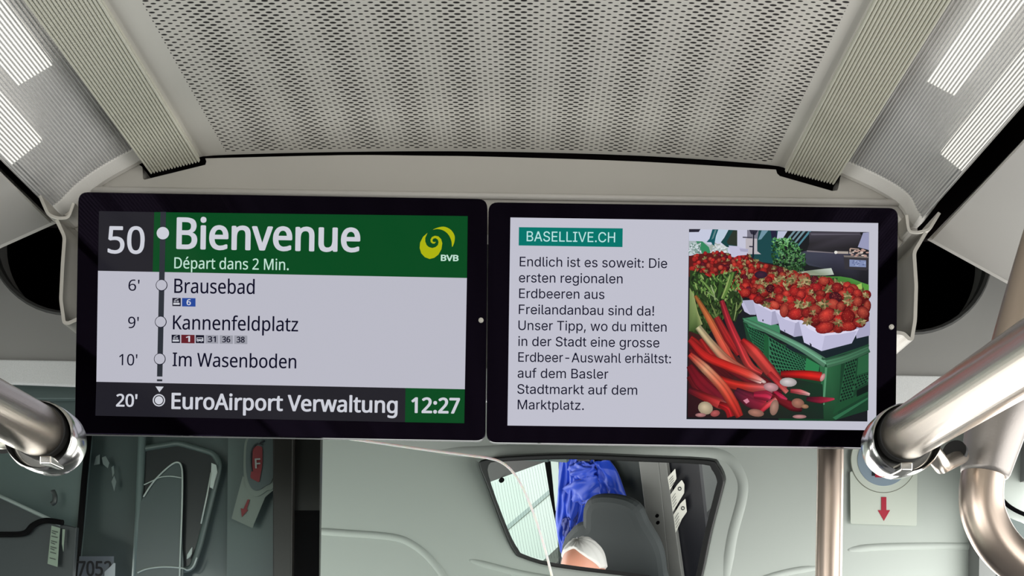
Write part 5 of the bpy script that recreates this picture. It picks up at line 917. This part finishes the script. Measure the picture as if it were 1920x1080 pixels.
shape('latch', [(357, 1030), (360, 1026), (359, 1038), (356, 1044), (350, 1048), (351, 1040)], LD+.004, m_rimw, rc, thick=3)
# small highlights on the wall, painted as pale chips
for i, q in enumerate(([(176, 872), (180, 856), (187, 852), (187, 870)], [(191, 858), (198, 855), (205, 868), (202, 878), (193, 870)], [(209, 876), (213, 873), (214, 887), (211, 894)], [(209, 903), (214, 892), (218, 903), (214, 921)])):
    o = shape('foil_sticker', q, LD+.014, mat('foil', (120, 132, 130), .3), thick=1); tag(o, ['palest triangular foil chip, leftmost of four beside the recess', 'four sided foil chip, second of four beside the recess', 'small slim foil chip, third of four beside the recess', 'lowest pointed foil chip, fourth of four beside the recess'][i], 'foil chip', 'foil chips on the cab wall')
# dim extinguisher sign on the cab side
fs = thing('safety_sticker', 'dim tilted sticker with a red fire extinguisher marked F and a red arrow', 'sticker', P(470, 985, LD))
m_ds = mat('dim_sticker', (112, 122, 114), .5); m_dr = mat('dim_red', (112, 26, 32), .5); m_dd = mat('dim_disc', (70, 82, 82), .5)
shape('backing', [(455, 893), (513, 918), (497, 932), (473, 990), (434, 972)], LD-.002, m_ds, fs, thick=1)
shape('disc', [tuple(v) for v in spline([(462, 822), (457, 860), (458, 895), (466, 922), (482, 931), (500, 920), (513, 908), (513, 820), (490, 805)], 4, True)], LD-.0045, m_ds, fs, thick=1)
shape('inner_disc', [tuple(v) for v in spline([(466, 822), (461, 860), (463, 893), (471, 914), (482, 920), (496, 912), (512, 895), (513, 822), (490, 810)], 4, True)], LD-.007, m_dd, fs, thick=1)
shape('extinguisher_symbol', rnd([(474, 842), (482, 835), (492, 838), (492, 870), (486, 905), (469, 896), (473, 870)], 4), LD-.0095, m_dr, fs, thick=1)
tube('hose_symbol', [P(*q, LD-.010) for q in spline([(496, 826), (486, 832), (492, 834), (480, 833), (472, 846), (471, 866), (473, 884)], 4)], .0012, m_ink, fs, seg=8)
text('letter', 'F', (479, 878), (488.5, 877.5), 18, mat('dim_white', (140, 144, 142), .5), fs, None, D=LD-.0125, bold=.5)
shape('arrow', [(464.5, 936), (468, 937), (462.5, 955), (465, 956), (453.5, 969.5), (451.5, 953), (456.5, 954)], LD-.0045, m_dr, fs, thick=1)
# glass partition with polished edge, its edge light put into a white colour
gp = thing('glass_partition', 'clear glass partition with a thin bright curved edge left of the mirror', 'glass partition', P(900, 1088, 1.46))
gm = bpy.data.materials.new('clear_partition_glass'); gm.use_nodes = True; nt = gm.node_tree; nt.nodes.clear()
out = nt.nodes.new('ShaderNodeOutputMaterial'); mx = nt.nodes.new('ShaderNodeMixShader'); tr = nt.nodes.new('ShaderNodeBsdfTransparent'); gs = nt.nodes.new('ShaderNodeBsdfGlossy')
tr.inputs[0].default_value = (.90, .945, .92, 1); gs.inputs['Roughness'].default_value = .22; lw = nt.nodes.new('ShaderNodeFresnel'); lw.inputs[0].default_value = 1.13
nt.links.new(lw.outputs[0], mx.inputs[0]); nt.links.new(tr.outputs[0], mx.inputs[1]); nt.links.new(gs.outputs[0], mx.inputs[2]); nt.links.new(mx.outputs[0], out.inputs[0])
edge = [(560, 812), (640, 821), (700, 829), (800, 843.5), (880, 854), (918, 859.5), (942, 868), (964, 888), (985, 925), (1005, 975), (1022, 1030), (1036, 1085), (1037, 1088)]
el = [tuple(v) for v in spline(edge, 5)]
shape('pane', el + [(-200, 1088), (-200, 760), (500, 800)], 1.46, gm, gp, thick=0)
m_edge = mat('polished_glass_edge', (250, 255, 250), .3, spec=.8); m_edge.node_tree.nodes['Principled BSDF'].inputs['Subsurface Weight'].default_value = .4
tube('polished_edge', [P(x, y, 1.46) for x, y in el], .0020, m_edge, gp, seg=12)

# ---------------------------------------------------------------- what the mirror shows: the driver's place behind the partition
def mz(l): return [(880+x/3.692, 830+y/3.692) for x, y in l]
RY = 1.42
Mf = lambda y0: (lambda x, y: M(x, y, y0))
def mshape(name, pts, y0, m, parent=None, thick=4, bevel=0, label=None, direc=(0, -1, 0), offset=0):
    return shape(name, pts, 2.0, m, parent, thick=thick, bevel=bevel, mapf=Mf(y0), direc=direc, label=label)
pt = thing('cab_rear_partition', 'dark rear partition of the driver cab with a grey post, seen in the mirror', 'partition', M(1200, 1080, RY))
m_pd = mat('partition_dark', (48, 54, 53), .5); m_pg = mat('partition_grey', (112, 112, 109), .45); m_pb = mat('partition_black', (24, 24, 30), .4)
mshape('roof_edge', mz([(40, 92), (550, 92), (520, 135), (135, 275), (60, 330)]), RY, mat('partition_brown_black', (44, 43, 42), .6), pt, thick=14)
mshape('window_post', mz([(518, 92), (640, 92), (655, 500), (660, 940), (590, 940), (640, 760), (560, 380), (522, 140)]), RY+.004, m_black, pt, thick=16)
mshape('post_cover', mz([(560, 100), (615, 90), (625, 400), (612, 480), (596, 470), (575, 250)]), RY+.016, mat('post_pale', (190, 206, 196), .4), pt, thick=6)
mshape('panel', mz([(600, 92), (1180, 92), (1290, 1000), (620, 1000)]), RY-.01, m_pd, pt, thick=16)
mshape('grey_post', mz([(1174, 92), (1297, 92), (1390, 1000), (1292, 1000)]), RY+.03, m_pg, pt, thick=20, bevel=2)
mshape('grey_post', mz([(1314, 92), (1349, 92), (1475, 1000), (1400, 1000)]), RY+.03, m_pg, pt, thick=20, bevel=2)
mshape('dark_panel', mz([(1285, 110), (1585, 110), (1650, 700), (1560, 1000), (1380, 1000)]), RY, m_pb, pt, thick=20)
for z in ([(1298, 508)], [(1303, 556)]):
    mshape('screw', circ(*mz(z)[0], 3.2, 20), RY+.05, m_black, pt, thick=4)
for i, q in enumerate(([(1372, 240), (1425, 180), (1433, 250), (1388, 330)], [(1392, 360), (1440, 290), (1470, 258), (1488, 290), (1486, 350), (1408, 480)], [(1412, 500), (1462, 420), (1495, 388), (1505, 480), (1470, 530), (1428, 625)])):
    s_ = thing('notice_sticker', ['topmost white notice on the black partition, seen in the mirror', 'middle white notice on the black partition, seen in the mirror', 'lowest white notice on the black partition, seen in the mirror'][i], 'sticker', M(*mz([q[0]])[0], RY+.02), 'notices on the partition')
    mshape('backing', rnd(mz(q), 1.5), RY+.03, mat('notice_white', (226, 224, 214), .6), s_, thick=1)
    a, b = Vector(mz([q[0]])[0]), Vector(mz([q[1]])[0]); dn = Vector(mz([q[-1]])[0]) - a
    for k in range(1, 5):
        u, v = a + dn*(.12+.17*k) + (b-a)*.12, a + dn*(.12+.17*k) + (b-a)*.62; w = dn.normalized()*.6
        mshape('print_line', [tuple(u-w), tuple(v-w), tuple(v+w), tuple(u+w)], RY+.033, mat('notice_print', (90, 90, 90), .6), s_, thick=.5)
    if i: c = a.lerp(b, 1.0) + dn*(.25 if i == 1 else .28); mshape('symbol', [circ(c.x+3, c.y, 3.6, 20), circ(c.x+3, c.y, 2.2, 20)], RY+.033, m_ink, s_, thick=.5)
# side window seen at the left of the mirror, with heating wires, and the lit scene beyond
wd = thing('cab_window', 'bright cab window with fine heating wires, at the left of the mirror', 'window', M(980, 1060, RY))
wq = mz([(60, 330), (135, 275), (520, 135), (640, 770), (590, 830), (320, 760), (100, 800)])
mshape('pane', wq, RY-.005, gm, wd, thick=0)
for k in range(22):
    t_ = k/21; x0 = 140+t_*385; x1 = 230+t_*420; y0 = 285-t_*150; 
    tube('heating_wire', [M(*mz([(x0, y0)])[0], RY-.003), M(*mz([(x1, 800)])[0], RY-.003)], .0004, m_ink, wd, seg=6)
mshape('window_knob', circ(*mz([(220, 262)])[0], 4.5, 20), RY+.012, m_black, wd, thick=6)
# the pavement outside, seen through that window
pv = thing('pavement', 'pale pavement with darker kerb lines outside, seen through the mirror window', 'pavement', (-3.9, -1.5, -.35))
box('slab', (-5.5, -8, -.35), (-2.3, 5, -.24), mat('pavement_pale', (228, 230, 218), .8), pv)
for i, x in enumerate((-2.9, -3.6, -4.1, -4.3)): box('kerb_line', (x, -8, -.24), (x+(.05, .05, .07, .04)[i], 5, -.232), mat('kerb_grey', (176, 184, 176), .8), pv)
struct(box('ground_outside', (-30, -30, -.4), (30, 30, -.35), mat('asphalt', (120, 120, 118), .9))).name = 'ground'

# jacket
jk = thing('jacket', 'bright blue jacket hanging bunched up, seen in the mirror', 'jacket', M(1110, 1040, 1.50))
m_jk = mat('blue_nylon', (20, 64, 190), .38, sheen=.3, spec=.4)
def cloth(name, left, right, y0, amp, nf, ph, parent, m, nu=60, nv=60):
    Lc = spline(left, 12); Rc = spline(right, 12); V = []; Fc = []
    def at(c, t): q = t*(len(c)-1); i = min(int(q), len(c)-2); return c[i].lerp(c[i+1], q-i)
    for j in range(nv+1):
        v = j/nv; a, b = at(Lc, v), at(Rc, v)
        for i in range(nu+1):
            u = i/nu; p = a.lerp(b, u)
            w = 1.2 - 1.9*abs(math.sin(u*nf*.5*PI + ph + 1.7*math.sin(v*3+ph))) + .5*math.sin(u*nf*2.3*PI + v*7 + ph*2) + .8 - 1.5*abs(math.sin((u*1.7 - v*2.6)*PI + ph*3))
            edge = math.sin(PI*u)**.5 if 0 < u < 1 else 0
            q = M(p.x, p.y, y0); V.append(q + Vector((0, edge*(.03 + amp*w), 0)))
    for j in range(nv):
        for i in range(nu): a = j*(nu+1)+i; Fc.append((a, a+1, a+nu+2, a+nu+1))
    return obj(name, V, Fc, m, parent, smooth=True, solid=.003)
cloth('body', mz([(630, 90), (618, 300), (600, 500), (612, 640), (645, 760)]), mz([(830, 90), (830, 300), (840, 440), (800, 590), (740, 690)]), 1.43, .010, 5, .4, jk, m_jk)
cloth('sleeve', mz([(820, 100), (850, 250), (890, 360), (920, 400)]), mz([(960, 110), (1020, 190), (1070, 320), (1112, 445)]), 1.432, .008, 3, 1.2, jk, m_jk)
def ballish(name, cen, rx, rz, y0, parent, m, amp=.06, seed=1):
    V = []; Fc = []; nu, nv = 48, 32; k = 1
    c = M(*cen, y0); ex = (M(cen[0]+1, cen[1], y0)-c)*rx; ez = (M(cen[0], cen[1]+1, y0)-c)*rz; R_ = (ex.length+ez.length)/2
    for j in range(nv+1):
        ph = PI*j/nv
        for i in range(nu):
            th = 2*PI*i/nu; d = 1 + amp*(1.6 - 2.6*abs(math.sin(2*th+1.2*math.sin(4*ph)+seed)) - 1.8*abs(math.sin(3*ph+th+seed*2)) + .7*math.sin(7*th+4*ph))
            V.append(c + ex*math.sin(ph)*math.cos(th)*d + ez*math.cos(ph)*d + Vector((0, math.sin(ph)*math.sin(th)*R_*.35*d, 0)))
    for j in range(nv):
        for i in range(nu): Fc.append((j*nu+i, j*nu+(i+1) % nu, (j+1)*nu+(i+1) % nu, (j+1)*nu+i))
    return obj(name, V, Fc, m, parent, smooth=True)
ballish('hood', mz([(800, 300)])[0], 36, 32, 1.455, jk, m_jk, .10, 1)
ballish('collar', mz([(780, 190)])[0], 28, 16, 1.465, jk, m_jk, .11, 3)
cloth('cuff', mz([(650, 520), (640, 600), (650, 690)]), mz([(760, 470), (770, 560), (735, 660)]), 1.44, .006, 3, 2.2, jk, mat('navy_lining', (18, 36, 120), .5))
# seat
seat = thing('driver_seat', 'dark grey high backed driver seat, seen in the mirror', 'seat', (-.42, 1.62, 0))
m_seat = mat('seat_charcoal', (48, 53, 54), .7, bump=(700, .1))
mshape('backrest', [tuple(v) for v in spline(mz([(750, 660), (835, 620), (845, 490), (885, 455), (1000, 460), (1100, 500), (1150, 600), (1240, 760), (1270, 930), (1290, 1200), (700, 1250), (690, 800)]), 5, True)], 1.60, m_seat, seat, thick=50, bevel=20)
box('cushion', (-.72, 1.62, .60), (-.22, 2.08, .72), m_seat, seat, bevel=.04)
box('pedestal', (-.60, 1.68, 0), (-.34, 1.96, .60), m_black, seat, bevel=.02)
# driver
hd = M(*mz([(755, 835)])[0], 1.90)
man = thing('person', 'seated person with white hair, only forehead seen at the foot of the mirror', 'person', (hd.x, 1.82, .72))
m_skin = mat('skin', (214, 150, 126), .45); m_skin.node_tree.nodes['Principled BSDF'].inputs['Subsurface Weight'].default_value = .15
m_hair = mat('white_hair', (214, 212, 208), .6, bump=((600, 60, 60), .5)); m_shirt = mat('navy_shirt', (34, 42, 66), .8)
print('head', hd)
HC = Vector((hd.x, hd.y - .02, hd.z - .045))     # centre of the skull
def skin(name, joints, edges, radii, m, parent, sub=2, root=0):
    org = ORG[parent.name]; me = bpy.data.meshes.new(name); me.from_pydata([Vector(j)-org for j in joints], edges, []); me.materials.append(m)
    o = link(bpy.data.objects.new(name, me)); o.parent = parent; ORG[o.name] = org
    o.modifiers.new('skin', 'SKIN'); s = o.modifiers.new('sub', 'SUBSURF'); s.levels = s.render_levels = sub
    for i, v in enumerate(me.skin_vertices[0].data): r = radii[i]; v.radius = r if isinstance(r, tuple) else (r, r); v.use_root = (i == root)
    for m_ in o.modifiers:
        if m_.type == 'SKIN': m_.use_smooth_shade = True
    return o
hx, hy, hz = HC
def head_mesh():
    V = []; Fc = []; nu, nv = 40, 32
    for j in range(nv+1):
        ph = PI*j/nv
        for i in range(nu):
            th = 2*PI*i/nu; x, y, z = math.sin(ph)*math.cos(th), math.sin(ph)*math.sin(th), math.cos(ph)
            w = .074*(1 - .18*max(0, -z)); dpt = .096*(1 - .10*max(0, -z)); zz = z*.118 if z > 0 else z*.125
            if z < -.2 and y < 0: dpt *= .82                # the nape is flatter than the chin
            X, Y, Z = x*w, y*dpt, zz
            if y > .5:                                       # face: brow, eye sockets, nose, mouth, chin
                Y += .010*math.exp(-((Z-.012)/.012)**2)*math.exp(-(X/.05)**2) - .010*math.exp(-((Z+.008)/.012)**2)*(math.exp(-((X-.03)/.014)**2)+math.exp(-((X+.03)/.014)**2))
                Y += .024*math.exp(-(X/.011)**2)*math.exp(-((Z+.035)/.020)**2) + .008*math.exp(-(X/.022)**2)*math.exp(-((Z+.066)/.008)**2) + .010*math.exp(-(X/.025)**2)*math.exp(-((Z+.102)/.014)**2)
            V.append(HC + Vector((X, Y, Z)))
    for j in range(nv):
        for i in range(nu): Fc.append((j*nu+i, j*nu+(i+1) % nu, (j+1)*nu+(i+1) % nu, (j+1)*nu+i))
    return V, Fc
# the body, neck, arms and hands grow as one skin
J = [(hx, hy-.10, .86), (hx, hy-.10, 1.02), (hx, hy-.09, 1.22), (hx, hy-.06, hz-.17), (hx, hy-.03, hz-.10)]
E_ = [(0, 1), (1, 2), (2, 3), (3, 4)]; Rr = [(.16, .12), (.15, .11), (.17, .11), .062, .056]
for s in (-1, 1):
    b = len(J); J += [(hx+s*.17, hy-.09, 1.25), (hx+s*.23, hy+.02, 1.00), (hx+s*.16, hy+.26, .98), (hx+s*.15, hy+.33, 1.0)]; E_ += [(2, b), (b, b+1), (b+1, b+2), (b+2, b+3)]; Rr += [.055, .044, .028, .036]
    b = len(J); J += [(hx+s*.10, hy-.02, .83), (hx+s*.13, hy+.36, .83), (hx+s*.14, hy+.42, .42), (hx+s*.14, hy+.54, .36)]; E_ += [(0, b), (b, b+1), (b+1, b+2), (b+2, b+3)]; Rr += [.09, .065, .045, .04]
    for k in range(5):                                      # five fingers closing on the wheel
        b = len(J); ox = s*(-.028 + .014*k) if k < 4 else -s*.04; base = (hx+s*.15+ox*.8, hy+.365-(.03 if k == 4 else 0), 1.005)
        L_ = (.028, .033, .031, .024, .024)[k]
        J += [base, (base[0]+ox*.15, base[1]+L_, base[2]+.006), (base[0]+ox*.1, base[1]+L_+.012, base[2]-.018)]
        E_ += [(8*0 + [i for i, j in enumerate(J) if j == (hx+s*.15, hy+.33, 1.0)][0], b), (b, b+1), (b+1, b+2)]; Rr += [.009, .0085, .0075]
skin('body', J, E_, Rr, m_shirt, man)
v, f_ = head_mesh(); obj('head', v, f_, m_skin, man, smooth=True)
for s in (-1, 1):
    tube('ear', [HC + Vector((s*.073, -.004, .014)), HC + Vector((s*.082, -.014, .004)), HC + Vector((s*.078, -.006, -.024)), HC + Vector((s*.070, .004, -.030))], [.006, .010, .008, .004], m_skin, man, seg=14, smooth_pts=3)
    c_ = HC + Vector((s*.030, .080, -.008)); ob = tube('eye', [c_ + Vector((0, -.012, 0)), c_ + Vector((0, -.004, 0)), c_ + Vector((0, .003, 0)), c_ + Vector((0, .006, 0))], [.004, .011, .009, .003], mat('eye_white', (226, 224, 220), .2), man, seg=16)
def hair_mesh():
    V = []; Fc = []; nu, nv = 60, 22
    for j in range(nv+1):
        for i in range(nu):
            th = 2*PI*i/nu; lim = 1.35 + .57*(-math.sin(th)) if math.sin(th) < 0 else 1.35 - 1.0*math.sin(th)**.8
            ph = lim*j/nv; x, y, z = math.sin(ph)*math.cos(th), math.sin(ph)*math.sin(th), math.cos(ph)
            d = 1.09 + .018*math.sin(th*13) + .012*math.sin(th*29+ph*6)
            if j == nv: d = .99
            V.append(HC + Vector((x*.075*d, y*.097*d, z*.119*d)))
    for j in range(nv):
        for i in range(nu): Fc.append((j*nu+i, j*nu+(i+1) % nu, (j+1)*nu+(i+1) % nu, (j+1)*nu+i))
    return V, Fc
v, f_ = hair_mesh(); obj('hair', v, f_, m_hair, man, smooth=True)
